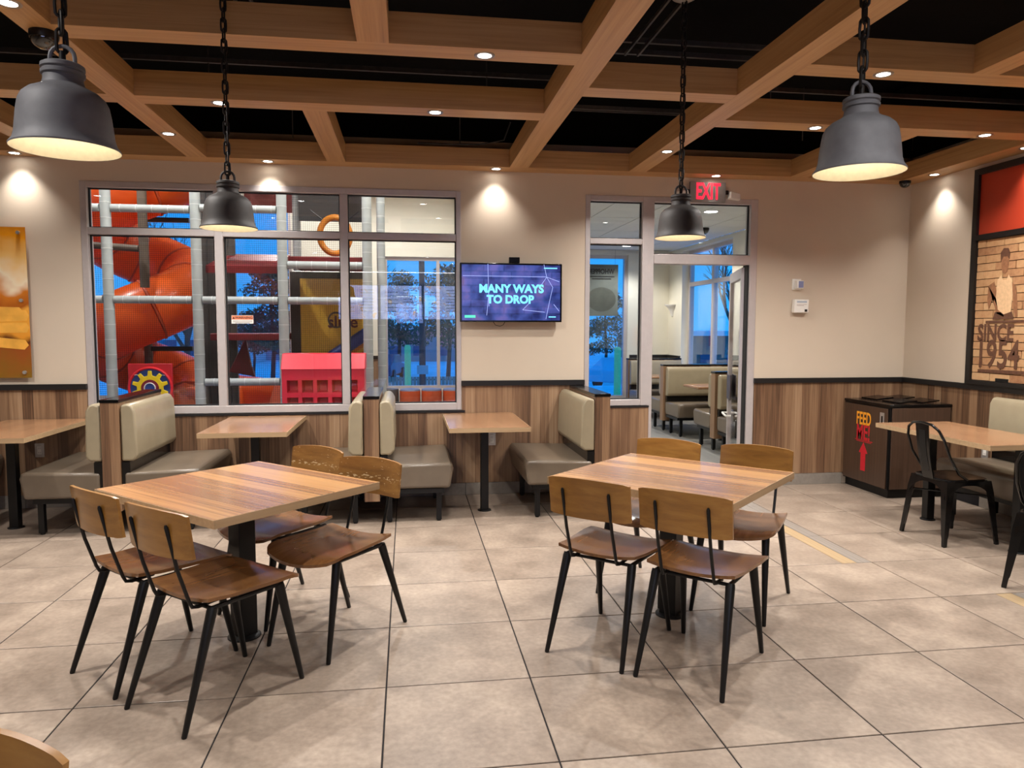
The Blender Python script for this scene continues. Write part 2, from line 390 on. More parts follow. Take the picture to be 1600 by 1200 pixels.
for x, y in ((-1.25, 5.05), (.55, 5.05), (-.9, 6.2), (.45, 6.2), (2.6, 5.05), (3.2, 5.66)): MB().cyl((x, y, 3.03), (x, y, ZD), .004, n=6).build('hanger_rod', m_steel, ce)
MB().box(-2.2, 2.9, 1.2, 1.6, 3.16, 3.4).build('air_duct', m_deck, ce)
MB().box(3.9, 4.4, 5.2, 6.0, 3.18, 3.4).build('air_duct', m_deck, ce)
cord = MB().tube([(.1, 6.29, 3.05), (.35, 6.27, 3.045), (.62, 6.26, 3.05), (.82, 6.2, 3.08), (.86, 6.1, 3.2)], .006, 6)
cord.build('loose_cable', m_black, ce)

# ------------------------------------------------------------------ recessed downlights
def downlight(x, y, z, w, label, group, size=96):
    t = thing('downlight', label, 'downlight', (x, y, z), 0, group)
    MB().lathe([(.034, .004), (.036, -.003), (.05, -.004), (.053, -.001), (.053, .0)], 24).build('trim_ring', m_ring, t, True)
    MB().disc((0, 0, -.0008), .035, 20).build('lens', m_led, t)
    if size < 100:                                              # wall washers: a narrower reflector
        l = bpy.data.lights.new('downlight_lamp', 'SPOT'); l.energy = w*.26; l.spot_size = R(size); l.spot_blend = 1.0; l.shadow_soft_size = .025
    else:                                                       # flat diffuser, wide
        l = bpy.data.lights.new('downlight_lamp', 'AREA'); l.shape = 'DISK'; l.size = .065; l.energy = w*.26; l.spread = R(140)
    l.color = (1, .955, .905)
    o = bpy.data.objects.new('downlight_lamp', l); COL.objects.link(o); o.parent = t; o.location = (0, 0, -.02)
    return t
grp = 'recessed downlights in the wooden beams'
pre = 'round recessed downlight in the '
for x, y, s, lab in ((.401,3.785,110,'closer wooden cross beam between the two bronze pendants'), (.191,4.80,110,'middle cross beam between the bronze pendants and the television'),
        (-1.129,4.80,110,'middle cross beam behind the chain of the play room pendant'), (-1.672,5.6,110,'long beam running to the wall above the play room slide'),
        (-1.133,6.385,96,'beam along the wall above the play room window'), (.776,6.385,96,'beam along the wall above the television'),
        (2.022,5.57,110,'long beam running to the wall beside the exit sign'), (2.78,6.375,50,'beam along the wall just over the exit sign'),
        (2.572,3.738,110,'cross beam behind the chain of the speckled zinc pendant'), (2.793,4.775,110,'further cross beam behind the speckled zinc pendant'),
        (4.093,4.775,110,'further cross beam close to the framed mural'), (4.685,6.03,96,'beam along the mural wall closest to the corner dome camera'),
        (4.685,5.05,96,'beam along the wall directly above the framed mural'), (-3.068,6.385,96,'beam along the wall above the food poster'), (-1.672,3.489,110,'long beam beside the dome camera')):
    downlight(x, y, ZB, SPOT_W, pre+lab, grp, s)
lab = 'small round recessed downlight in a wooden beam over the counter side of the room'
for x, y in ((-1.672, 1.6), (.964, .9), (2.022, .8), (4.685, 3.4), (4.685, 1.8), (-3.2, 4.8), (-3.6, 2.08), (.4, -1.32), (-1.672, -.8), (2.022, -.6), (-4.6, 4.8), (-4.6, 6.385), (.964, -2.6)):
    downlight(x, y, ZB, SPOT_W*.8, lab, grp, 96 if y > 6 else 110)

# ------------------------------------------------------------------ aluminium window and door unit
def panes(parent, rects, yg=D+.055):
    for x0, x1, z0, z1 in rects: MB().box(x0, x1, yg-.003, yg+.003, z0, z1).build('pane', m_glass, parent)
def gasket(parent, rects, yg=D+.04):
    for x0, x1, z0, z1 in rects:
        g = MB(); w = .010
        g.box(x0, x0+w, yg, yg+.02, z0, z1); g.box(x1-w, x1, yg, yg+.02, z0, z1); g.box(x0+w, x1-w, yg, yg+.02, z0, z0+w); g.box(x0+w, x1-w, yg, yg+.02, z1-w, z1)
        g.build('gasket', m_gask, parent)
FW = .05; FY0, FY1 = D-.006, D+.105
win = struct(thing('window_1', '', '', (0,0,0)), 'large aluminium framed interior window looking into the play room', 'window')
f = MB(); f.box(WX0, WX0+FW, FY0, FY1, WZ0, WZ1).box(WX1-.042, WX1, FY0, FY1, WZ0, WZ1).box(WX0+FW, WX1-.042, FY0, FY1, WZ1-FW, WZ1).box(WX0+FW, WX1-.042, FY0, FY1, WZ0, WZ0+.062)
f.build('frame', m_alu, win, bevel=.003)
mulX = ((-1.60, -1.53), (-.565, -.50))
for a, b_ in mulX: MB().box(a, b_, FY0+.001, FY1-.001, WZ0+.062, WZ1-FW).build('mullion', m_alu, win, bevel=.003)
cols = ((WX0+FW, mulX[0][0]), (mulX[0][1], mulX[1][0]), (mulX[1][1], WX1-.042))
rects = []
for a, b_ in cols:
    MB().box(a, b_, FY0+.002, FY1-.002, 2.268, 2.325).build('transom', m_alu, win, bevel=.003)
    rects += [(a, b_, WZ0+.062, 2.268), (a, b_, 2.325, WZ1-FW)]
gasket(win, rects); panes(win, rects)
MB().box(WX0-.02, WX1+.03, D-.022, D-.0005, .752, .770).build('sill_strip', m_rail, win)

dw = struct(thing('window_2', '', '', (0,0,0)), 'narrow aluminium sidelight and transom glazing around the glass door', 'window')
f = MB(); f.box(SX0, SX0+.045, FY0, FY1, .79, 2.70).box(2.135, SX1, FY0, FY1, .79, 2.70).box(DX1-.07, DX1, FY0, FY1, 0, 2.70).box(SX0+.045, 2.135, FY0, FY1, 2.652, 2.70).box(SX1, DX1-.07, FY0, FY1, 2.652, 2.70).box(2.205, SX1, FY0, FY1, 0, .79)
f.box(SX0+.045, 2.135, FY0, FY1, .79, .845)
f.build('frame', m_alu, dw, bevel=.003)
MB().box(SX0+.045, 2.135, FY0+.002, FY1-.002, 2.268, 2.318).build('transom', m_alu, dw, bevel=.003)
MB().box(SX1, DX1-.07, FY0-.004, FY1, 2.095, 2.185).build('door_header', m_alu, dw, bevel=.004)
rects = [(SX0+.045, 2.135, .845, 2.268), (SX0+.045, 2.135, 2.318, 2.652), (SX1, DX1-.07, 2.185, 2.652)]
gasket(dw, rects); panes(dw, rects)
MB().box(SX0-.004, 2.215, D-.02, D-.0005, .772, .788).build('sill_strip', m_rail, dw)
MB().box(DX1-.086, DX1-.0705, D+.01, D+.10, 0, 2.095).build('hinge_gasket', m_gask, dw)

# the door leaf stands open into the side room
HX, HY = 3.16, D+.07
door = struct(thing('door_1', '', '', (HX, HY, 0), R(72)), 'aluminium and glass door standing open into the side dining room', 'door')
LW = .90
f = MB(); f.box(0, .06, -.022, .022, .01, 2.08).box(LW-.07, LW, -.022, .022, .01, 2.08).box(.06, LW-.07, -.022, .022, .01, .20).box(.06, LW-.07, -.022, .022, 1.98, 2.08)
f.build('leaf_frame', m_alu, door, bevel=.003)
MB().box(.06, LW-.07, -.003, .003, .20, 1.98).build('pane', m_glass, door)
for s in (-1, 1):
    hd = MB().tube([(LW-.035, s*.022, .60), (LW-.035, s*.07, .60), (LW-.20, s*.075, .60), (LW-.36, s*.07, .60), (LW-.36, s*.022, .60)], .011, 10)
    hd.build('pull_handle', m_white, door, True)
    MB().box(LW-.33, LW-.05, s*.023 if s > 0 else -.034, .034 if s > 0 else -.023, .76, 1.02).build('push_plate', plain('plate_brown_%d' % (s+1), sr(66,56,56), .4), door, bevel=.003)

# ------------------------------------------------------------------ pendants
def link_mesh(name, L, r, w):
    pts = []
    for k in range(14):
        a = 2*PI*k/14; y = w*math.cos(a); z = (L/2-w)*(1 if math.sin(a) > 0.01 else (-1 if math.sin(a) < -.01 else 0))+w*math.sin(a)
        pts.append((y, 0, z))
    return MB().tube(pts, r, 6, True).mesh(name, m_chain, True)
lk = link_mesh('chain_link', .062, .0042, .0125)
def pendant(x, y, z, label, body, top):
    t = thing('pendant_lamp', label, 'pendant lamp', (x, y, z), 0, 'bell pendant lamps')
    prof = [(.128, 0), (.1285, .004), (.119, .017), (.114, .035), (.112, .055), (.108, .09), (.103, .118), (.096, .132), (.082, .145), (.062, .155), (.05, .163), (.0465, .175), (.0465, .186)]
    sh = MB().lathe(prof, 40).build('shade', body, t, True)
    MB().lathe([(.1275, .0005), (.118, .017), (.112, .04), (.106, .09), (.10, .117), (.09, .131), (.06, .145), (.0, .15)], 40).build('shade_lining', m_pin, sh, True)
    MB().lathe([(.0465, .185), (.051, .188), (.0515, .196), (.0475, .199), (.0475, .201), (.0515, .204), (.051, .213), (.045, .217), (.0, .217)], 32).build('collar', body, t, True)
    MB().tube([(-.030, 0, .214), (-.030, 0, .235)]+[(-.030*math.cos(a), 0, .235+.028*math.sin(a)) for a in (.4, .8, 1.2, 1.57, 1.94, 2.34, 2.74)]+[(.030, 0, .235), (.030, 0, .214)], .0055, 8).build('hanging_loop', body, t, True)
    MB().lathe([(0, .045), (.018, .05), (.026, .068), (.022, .09), (.014, .105), (.014, .13)], 20).build('bulb', m_bulb, t, True)
    MB().cyl((0, 0, .216), (0, 0, .25), .008, n=10).build('cable_gland', m_chain, t, True)
    zz = .275; k = 0; pitch = .046
    ch = thing
    while z+zz < top-.03:
        o = put('chain_link', lk, t); o.location = (0, 0, zz); o.rotation_euler = (0, 0, R(35)+(k % 2)*PI/2); zz += pitch; k += 1
    MB().cyl((.004, .003, .25), (.004, .003, top-z), .003, n=6).build('power_cord', m_chain, t)
    MB().lathe([(.0, top-z), (.062, top-z), (.062, top-z-.012), (.03, top-z-.03), (0, top-z-.032)], 28).build('canopy', m_ring, t, True)
    l = bpy.data.lights.new('pendant_bulb_light', 'POINT'); l.energy = PEND_W; l.color = (1, .88, .68); l.shadow_soft_size = .028
    o = bpy.data.objects.new('pendant_bulb_light', l); COL.objects.link(o); o.parent = t; o.location = (0, 0, .03)
pendant(-.876, 2.085, 1.962, 'grey zinc bell pendant on a chain below the beam with the dome camera', m_pend, 3.16)
pendant(-.819, 3.595, 1.962, 'dark bronze bell pendant hanging in front of the play room window', m_pendd, 3.16)
pendant(1.386, 3.605, 1.962, 'dark bronze bell pendant hanging in front of the exit sign and glass door', m_pendd, 3.16)
pendant(1.330, 2.03, 1.962, 'speckled grey zinc bell pendant hanging on the side of the mural wall', m_pend, 3.16)

# ------------------------------------------------------------------ free-standing tables
def square_table(loc, rz, label):
    t = thing('square_table', label, 'table', loc, rz, 'square pedestal tables')
    tp = MB().box(-.445, .445, -.48, .48, .711, .746).build('table_top', m_top, t)
    e = MB(); d = .003
    e.box(-.445-d, -.445, -.48-d, .48+d, .71, .745).box(.445, .445+d, -.48-d, .48+d, .71, .745).box(-.445, .445, -.48-d, -.48, .71, .745).box(-.445, .445, .48, .48+d, .71, .745)
    e.build('edge_band', m_edge, tp)
    MB().box(-.045, .045, -.045, .045, .012, .70).build('column', m_black, t, bevel=.004)
    MB().box(-.16, .16, -.16, .16, .695, .7105).build('mounting_plate', m_black, t)
    MB().lathe([(0, 0), (.078, 0), (.078, .006), (.066, .014), (0, .014)], 28).build('foot_plate', m_black, t, True)
square_table((-.80, 3.60, 0), R(46.5), 'square striped wood table under the pendant before the play room window')
square_table((1.36, 3.575, 0), R(44.5), 'square striped wood table under the pendant before the glass door')

# ------------------------------------------------------------------ wooden chairs
def wood_chair(label, loc, rz):
    t = thing('wooden_chair', label, 'chair', loc, rz, 'plywood chairs with black legs')
    def seat(u, v, sd):
        x = -.165+.475*u; y0 = (.195+.027*min(u*1.6, 1))*(1 - .16*max(0, (u-.82)/.18)**2); s = 2*v-1
        y = y0*s
        z = .452+.020*s*s-.004-.022*max(0, (u-.72)/.28)**2+.008*max(0, (.2-u)/.2)
        x += -.018*max(0, (u-.8)/.2)*s*s*2
        return (x, y, z+(.014 if sd else 0))
    MB().slab(seat, 16, 14).build('seat', m_plys, t, True)
    def back(u, v, sd):
        s = 2*u-1; hw = .202*(1-.05*v*0)
        y = hw*s; cx = .034*(s*s)                                # concave towards the sitter
        z = .652+.172*v + .012*(1-s*s)*v
        e = (abs(s) > .9)
        if e: z = .738+(z-.738)*(1-.05*(abs(s)-.9)/.1)
        return (-.247-.022*v+cx+(0 if sd else -.013), y, z)
    MB().slab(back, 16, 8).build('backrest', m_ply, t, True)
    for s in (-1, 1):
        MB().tube([(-.06, s*.115, .444), (-.152, s*.115, .440), (-.178, s*.115, .446), (-.190, s*.115, .47), (-.232, s*.115, .60), (-.272, s*.115, .775), (-.274, s*.115, .783)], [.0075]*6+[.004], 8).build('back_rod', m_black, t, True)
        for sx, x0, x1 in ((-1, -.125, -.275), (1, .185, .275)):
            MB().tube([(x0, s*.165, .440), (x0+(x1-x0)*.04, s*.166, .425), (x1, s*.190, .003), (x1, s*.190, 0)], [.019, .0205, .0105, .009], 12).build('leg', m_black, t, True)
    fr = MB()
    for s in (-1, 1): fr.tube([(-.135, s*.165, .437), (.195, s*.165, .437)], .0095, 8)
    fr.tube([(-.125, -.165, .434), (-.125, .165, .434)], .008, 8); fr.tube([(.185, -.165, .434), (.185, .165, .434)], .008, 8)
    fr.build('seat_frame', m_black, t, True)
    return t
a1 = R(46)
ch = wood_chair('wooden chair with its back to us at the play room table, nearest corner', (-.785, 3.035, 0), R(49))
ch['label'] = 'wooden chair drawn out at the corner of the table before the play room window'
dup(ch, (-1.13, 3.37, 0), R(46), 'wooden chair at the play room table beside the tan booth bench')
worn1 = dup(ch, (-.343, 3.567, 0), R(232), 'wooden chair with scuffed back standing out past the play room table corner')
worn2 = dup(ch, (-.665, 3.975, 0), R(228), 'scuffed wooden chair tucked under the table before the play room window')
dup(ch, (.955, 3.30, 0), R(48), 'wooden chair at the table before the glass door, nearer the booth table')
dup(ch, (1.29, 3.005, 0), R(47), 'wooden chair drawn up at the open corner of the table before the glass door')
dup(ch, (1.81, 3.69, 0), R(229), 'wooden chair on the inlaid plank side of the table before the glass door')
dup(ch, (1.385, 3.99, 0), R(226), 'wooden chair tucked behind the table before the glass door, only its back showing')
dup(ch, (-.808, 1.022, 0), R(250), 'wooden chair standing alone, only the curved top of its backrest in view')

for w_ in (worn1, worn2):
    for c_ in w_.children:
        if c_.name.startswith('backrest'): c_.material_slots[0].link = 'OBJECT'; c_.material_slots[0].material = m_plyw
# ------------------------------------------------------------------ booths along the window wall
def bench(label, loc, rz, L, group='tan vinyl booth benches'):
    t = thing('booth_bench', label, 'bench', loc, rz, group)
    h = L/2
    MB().prism([(.02,.30),(.05,.27),(.535,.27),(.562,.42),(.555,.452),(.53,.468),(.02,.452)], 'y', -h, h).build('seat', m_vind, t, bevel=.022, seg=3)
    MB().prism([(.004,.535),(.085,.535),(.115,.57),(.105,.90),(.08,.945),(.05,.955),(.004,.94)], 'y', -h+.005, h-.005).build('backrest', m_vin, t, bevel=.022, seg=3)
    MB().box(.004, .06, -h+.01, h-.01, .30, .53).build('back_board', m_blackg, t)
    MB().box(.03, .49, -h+.01, h-.03, .232, .268).build('seat_frame', m_black, t)
    for sx in (.05, .43):
        for sy in (-1, 1):
            lg = MB().box(sx, sx+.04, sy*(h-.075)-.02, sy*(h-.075)+.02, .012, .232).build('leg', m_black, t)
            MB().cyl((sx+.02, sy*(h-.075), 0), (sx+.02, sy*(h-.075), .013), .016, n=10).build('leveling_foot', m_black, lg)
    return t
def divider(label, x0, x1, y0, y1, z0=.17, matp=None, group='wood booth dividers'):
    t = thing('booth_divider', label, 'divider', ((x0+x1)/2, (y0+y1)/2, 0), 0, group)
    hx, hy = (x1-x0)/2, (y1-y0)/2
    MB().box(-hx, hx, -hy, hy, z0, .962).build('panel', matp or m_lamZ, t, bevel=.002)
    MB().box(-hx-.004, hx+.004, -hy-.004, hy, .9625, .985).build('cap', m_blackg, t, bevel=.002)
    return t
YM = 6.015; LB = .92
b0 = bench('tan booth bench facing away beside the wall outlet under the food poster', (-2.187, YM, 0), PI, LB)
divider('wood booth divider with black cap standing before the gear wheel panel', -2.185, -2.062, 5.55, D-.014)
dup(b0, (-2.060, YM, 0), 0, 'tan booth bench backed on the divider below the gear wheel panel')
dup(b0, (-.337, YM, 0), PI, 'tan booth bench on the cubby side of the divider, behind the scuffed chairs')
divider('wood booth divider with black cap standing before the red cubby', -.335, -.218, 5.60, D-.014)
dup(b0, (-.216, YM, 0), 0, 'tan booth bench on the television side of the divider by the red cubby')
dup(b0, (1.465, YM, 0), PI, 'tan booth bench backed on the divider at the glass door, under the television')
divider('wood booth divider with black cap beside the narrow sidelight', 1.467, 1.592, 5.58, D-.014)
dup(b0, (-3.86, YM, 0), 0, 'tan booth bench in shade on the poster side of the corner booth table')
divider('wood booth divider with black cap below the food poster', -3.985, -3.862, 5.55, D-.014)
def booth_table(label, x, y0, y1, w=.62, posts=None, rz=0):
    t = thing('booth_table', label, 'table', (x, (y0+y1)/2, 0), rz, 'wood booth tables')
    h = (y1-y0)/2
    tp = MB().box(-w/2, w/2, -h, h, .712, .746).build('table_top', m_top2, t)
    d = .003; e = MB()
    e.box(-w/2-d, -w/2, -h-d, h, .711, .745).box(w/2, w/2+d, -h-d, h, .711, .745).box(-w/2, w/2, -h-d, -h, .711, .745)
    e.build('edge_band', m_edge, tp)
    for px, py in (posts or [(0, -.06)]):
        MB().box(px-.032, px+.032, py-.032, py+.032, .008, .712).build('post', m_black, t, bevel=.004)
        MB().lathe([(0, 0), (.056, 0), (.056, .005), (.048, .010), (0, .010)], 24, (px, py, 0)).build('foot_plate', m_black, t, True)
    return t
booth_table('wood booth table under the food poster beside the wall outlet', -2.925, 5.36, 6.46, .64)
booth_table('wood booth table below the play room window between two tan benches', -1.185, 5.43, 6.46)
booth_table('wood booth table below the television between two tan benches', .62, 5.46, 6.46)

# ------------------------------------------------------------------ wall-mounted things
tv = thing('television', 'black flat television on the wall showing MANY WAYS TO DROP', 'television', (.915, D-.075, 1.815))
MB().box(-.455, .455, -.012, .03, -.258, .258).build('bezel', m_blackg, tv, bevel=.004)
def screen_mat():
    m, nt, b = node_mat('screen_picture')
    t = N(nt, 'TexCoord'); mp = N(nt, 'Mapping'); mp.inputs['Scale'].default_value = (1, 1, 1); mp.inputs['Rotation'].default_value = (R(90), 0, 0)
    nt.links.new(t.outputs['Object'], mp.inputs[0])
    br = N(nt, 'TexBrick'); br.inputs['Scale'].default_value = 5; br.inputs['Color1'].default_value = sr(34,48,120); br.inputs['Color2'].default_value = sr(92,92,172); br.inputs['Mortar'].default_value = sr(36,40,92)
    br.inputs['Mortar Size'].default_value = .03; br.offset = .37; br.inputs['Brick Width'].default_value = .9; br.inputs['Row Height'].default_value = .31
    nt.links.new(mp.outputs[0], br.inputs['Vector'])
    n = N(nt, 'TexNoise'); n.inputs['Scale'].default_value = 6; n.inputs['Detail'].default_value = 3; nt.links.new(t.outputs['Object'], n.inputs['Vector'])
    c = ramp(nt, n.outputs['Fac'], [(.35, sr(24,36,96)), (.5, sr(74,96,180)), (.62, sr(126,120,205)), (.75, sr(160,120,160))])
    mx = N(nt, 'MixRGB'); mx.inputs[0].default_value = .6; nt.links.new(br.outputs['Color'], mx.inputs[1]); nt.links.new(c, mx.inputs[2])
    b.inputs['Base Color'].default_value = (0, 0, 0, 1); b.inputs['Roughness'].default_value = .25
    nt.links.new(mx.outputs[0], b.inputs['Emission Color']); b.inputs['Emission Strength'].default_value = .72
    return m
sc = MB().box(-.438, .438, -.0145, -.0125, -.243, .243).build('screen', screen_mat(), tv)
m_cy = emit('screen_cyan', sr(120,215,255), 1.2); m_ln = emit('screen_line', sr(170,185,255), 1.0); m_gr = emit('screen_green', sr(90,235,190), 1.1)
rx = (R(90), 0, 0)
text('screen_text', 'MANY WAYS', .098, m_cy, sc, (0.0, -.0155, .032), rx, .0003, bold=.0045, xs=1.0)
text('screen_text', 'TO DROP', .098, m_cy, sc, (-.01, -.0155, -.062), rx, .0003, bold=.0045, xs=.97)
def strokes(lines, w, mat, parent, name, y):
    b_ = MB()
    for x0, z0, x1, z1 in lines:
        d = Vector((x1-x0, z1-z0)); n = Vector((-d.y, d.x)).normalized()*w/2
        b_.add([(x0+n.x, y, z0+n.y), (x1+n.x, y, z1+n.y), (x1-n.x, y, z1-n.y), (x0-n.x, y, z0-n.y)], [(0, 3, 2, 1)])
    return b_.build(name, mat, parent)
strokes([(-.43,.145,.31,.142),(.29,.25,.315,.14),(.315,.14,.37,.05),(.37,.05,.345,-.06),(.315,.14,.26,.06),(.345,-.06,.31,-.23),(.10,-.15,.30,-.17),(.10,-.15,.16,-.09),(.315,.14,.43,.10),(-.21,.25,-.20,-.12),(.38,-.10,.43,-.16),(-.2,.02,-.22,-.2)], .004, m_ln, sc, 'picture_line', -.0152)
strokes([(-.415,-.21,-.32,-.21)], .022, m_gr, sc, 'screen_logo', -.0152)
for ln in ((.29,.218,.41,.218), (.335,-.212,.40,-.212)): strokes([ln], .010, m_cy, sc, 'screen_caption', -.0152)
MB().box(-.02, .075, -.005, .03, .260, .312).build('sensor_bar', m_blackg, tv, bevel=.004)
MB().tube([(-.16, .01, -.256), (-.14, .01, -.285), (-.10, .01, -.295), (-.07, .01, -.283), (-.055, .01, -.256)], .003, 6).build('cable', m_black, tv)
MB().box(-.2, .2, .03, .0745, -.12, .12).build('wall_bracket', m_black, tv)

ex = thing('exit_sign', 'white emergency exit sign with lit red EXIT letters above the glass door', 'exit sign', (2.742, D-.02, 2.75))
MB().box(-.172, .172, -.012, .0195, -.092, .092).build('housing', plain('exit_housing', sr(128,122,118), .5), ex, bevel=.004)
m_exit = emit('exit_red', (1, .01, .03, 1), 2.2)
text('sign_letters', 'EXIT', .205, m_exit, ex, (0, -.0135, 0), rx, .0008, bold=.004, xs=.56)
for s in (-1, 1):
    hd = MB().prism([(-.04,-.032),(.03,-.035),(.035,.03),(-.03,.032)], 'x', s*.195-.045*(1 if s > 0 else 1), s*.195+.062)
    o = hd.build('lamp_head', m_white, ex, bevel=.006); o.location = (s*.06, -.03, -.0); o.rotation_euler = (0, R(8*s), R(12*s))
    MB().box(s*.172 if s > 0 else -.2, .2 if s > 0 else -.172, -.01, .02, -.015, .02).build('lamp_arm', m_black, ex)

se = thing('wall_sensor', 'small white plug-in device with grey face on the beige wall by the door', 'wall sensor', (3.652, D, 1.92))
MB().box(-.045, .045, -.012, -.0005, -.052, .052).build('base', m_white, se, bevel=.003)
MB().box(-.022, .048, -.055, -.012, -.04, .035).build('body', m_white, se, bevel=.005)
MB().box(-.005, .042, -.058, -.0551, -.032, .028).build('face', plain('sensor_face', sr(120,130,170), .3), se)
dp = thing('wall_dispenser', 'white angular wall box with a keyhole below the small grey-faced device', 'dispenser', (3.685, D, 1.715))
MB().prism([(-.075,-.064),(.07,-.064),(.075,.064),(-.07,.064)], 'y', -.055, -.0005).build('body', m_white, dp, bevel=.008)
MB().box(.03, .055, -.058, -.0551, -.052, -.03).build('keyhole', m_black, dp)
strokes([(-.05,.04,.05,.04)], .018, plain('label_grey', sr(170,180,190), .5), dp, 'label_strip', -.0556)
strokes([(-.05,.015,.05,.015),(-.05,.005,.02,.005)], .003, plain('label_ink', sr(150,120,110), .5), dp, 'label_line', -.0556)
def outlet(label, loc, rz):
    t = thing('wall_outlet', label, 'outlet', loc, rz, 'steel wall outlets')
    MB().box(-.036, .036, -.006, 0, -.058, .058).build('plate', m_outlet, t, bevel=.002)
    sf = MB().box(-.017, .017, -.009, -.006, -.034, .034).build('socket_face', m_white, t, bevel=.001)
    q = MB()
    for z in (-.018, .018):
        for xx in (-.007, .006): q.box(xx, xx+.002, -.0095, -.009, z-.005, z+.005)
    q.build('slots', m_black, sf)
outlet('steel wall outlet plate under the food poster booth table', (-3.028, D-.0125, .485), 0)
outlet('white wall outlet plate under the booth table below the television', (.747, D-.0125, .505), 0)
outlet('wall outlet below the long wood table by the mural', (XR-.0125, 5.41, .48), -PI/2)
def dome(label, x, y, z, r):
    t = thing('dome_camera', label, 'security camera', (x, y, z))
    MB().lathe([(0, 0), (r, 0), (r*1.02, -.012), (r*.98, -r*.5), (r*.9, -r*.52)], 32).build('base', m_black, t, True)
    MB().lathe([(r*.93*math.cos(a), -r*.5-r*.75*math.sin(a)) for a in [i*PI/2/8 for i in range(9)]], 32).build('dome', m_dome, t, True)
dome('black dome camera under the wooden beam by the grey zinc pendant', -1.672, 3.80, ZB, .062)
dome('black dome camera in the ceiling corner beside the brick mural', 4.62, 6.33, ZB, .05)

# food poster
def poster_mat():
    m, nt, b = node_mat('food_print')
    t = N(nt, 'TexCoord'); s = N(nt, 'SeparateXYZ'); nt.links.new(t.outputs['Object'], s.inputs[0])
    n = N(nt, 'TexNoise'); n.inputs['Scale'].default_value = 3.2; n.inputs['Detail'].default_value = 3; nt.links.new(t.outputs['Object'], n.inputs['Vector'])
    f = math_n(nt, 'ADD', math_n(nt, 'MULTIPLY', math_n(nt, 'ADD', s.outputs['Z'], .61), .82), math_n(nt, 'MULTIPLY', math_n(nt, 'SUBTRACT', n.outputs['Fac'], .5), .35))
    c = ramp(nt, f, [(0, sr(128,96,30)), (.18, sr(150,78,34)), (.24, sr(92,48,24)), (.30, sr(226,150,50)), (.45, sr(240,170,70)), (.50, sr(170,90,30)), (.60, sr(206,120,40)), (.68, sr(250,232,200)), (.78, sr(250,200,120)), (.9, sr(244,160,30)), (1, sr(200,120,30))])
    nt.links.new(c, b.inputs['Base Color']); b.inputs['Roughness'].default_value = .12
    return m
ps = thing('food_poster', 'glossy poster of fries and flame colours held by steel studs', 'poster', (-3.67, D-.03, 1.70))
MB().box(-.62, .62, -.006, 0, -.61, .61).build('print_panel', poster_mat(), ps)
m_fry = plain('fry_print', sr(236,172,72), .3, var=.15, scale=9)
fr = [(-.05,-.13,.60,-.10,.085),(-.2,-.21,.60,-.20,.08),(.1,-.29,.58,-.34,.08),(-.3,-.05,.55,-.07,.07),(-.5,-.16,.2,-.28,.08),(-.55,-.33,.1,-.36,.07)]
for k, (x0, z0, x1, z1, w) in enumerate(fr):
    d = Vector((x1-x0, z1-z0)); n = Vector((-d.y, d.x)).normalized()*w/2; L = d.normalized()*.03; y = -.0066-.0005*k
    MB().add([(x0+n.x, y, z0+n.y), (x0-L.x, y, z0-L.y), (x0-n.x, y, z0-n.y), (x1-n.x, y, z1-n.y), (min(x1+L.x, .618), y, z1+L.y), (x1+n.x, y, z1+n.y)], [(0, 1, 2, 3, 4, 5)]).build('printed_fry', m_fry, ps)
for x in (-.57, .57):
    for z in (-.565, .02, .565):
        MB().cyl((x, .0295, z), (x, -.022, z), .014, n=16).build('standoff_stud', m_outlet, ps, True)

# ------------------------------------------------------------------ waste bin
bn = thing('waste_bin', 'brown cabinet waste bin with FEED ME lettering and red arrow in the corner', 'waste bin', (4.48, 6.125, 0))
bx0, bx1, by0, by1 = -.305, .30, -.33, .34
MB().box(bx0+.012, bx1, by0+.012, by1, .075, .815).build('carcass', m_black, bn)
bd = MB().box(bx0, bx0+.012, by0+.03, by1-.012, .085, .798).build('door', m_binlam, bn, bevel=.002)
MB().box(bx0+.03, bx1-.012, by0, by0+.012, .085, .806).build('side_panel', m_binlam2, bn, bevel=.002)
MB().box(bx0+.0, bx1, by0-.0, by1, .815, .838).build('lid', m_blackg, bn, bevel=.003)
MB().box(bx0+.04, bx1, by0+.04, by1, 0, .075).build('plinth', m_black, bn)
for y0, y1 in ((-.26, -.02), (.06, .29)):
    for x in (-.16, .06):
        o = MB().box(0, .17, y0, y1, 0, .012).build('flap', m_blackg, bn); o.location = (x, 0, .839); o.rotation_euler = (0, R(-6), 0)
MB().box(bx0-.004, bx0+.0005, by0+.07, by0+.125, .62, .76).build('lock_plate', m_outlet, bd)
MB().box(bx0-.0055, bx0-.004, by0+.085, by0+.105, .645, .73).build('latch_slot', m_black, bd)
rl = (R(90), 0, R(-90)); xf = bx0-.0012
text('lettering', 'FEED', .165, m_yel, bd, (xf, .03, .668), rl, .0006, bold=.0035, xs=.60)
text('lettering', 'ME!', .195, m_red, bd, (xf, .03, .540), rl, .0006, bold=.0035, xs=.68)
strokes_r = MB()
for z, w in ((.472, .26), (.460, .22)): strokes_r.box(xf, xf+.0008, .02-w/2, .02+w/2, z-.003, z+.003)
strokes_r.build('caption_line', m_red, bd)
ar = MB().prism([(-.035+.02,.19),(.035+.02,.19),(.035+.02,.355),(.065+.02,.355),(.02,.455),(-.065+.02,.355),(-.035+.02,.355)], 'x', xf, xf+.0008)
ar.build('arrow', m_red, bd)

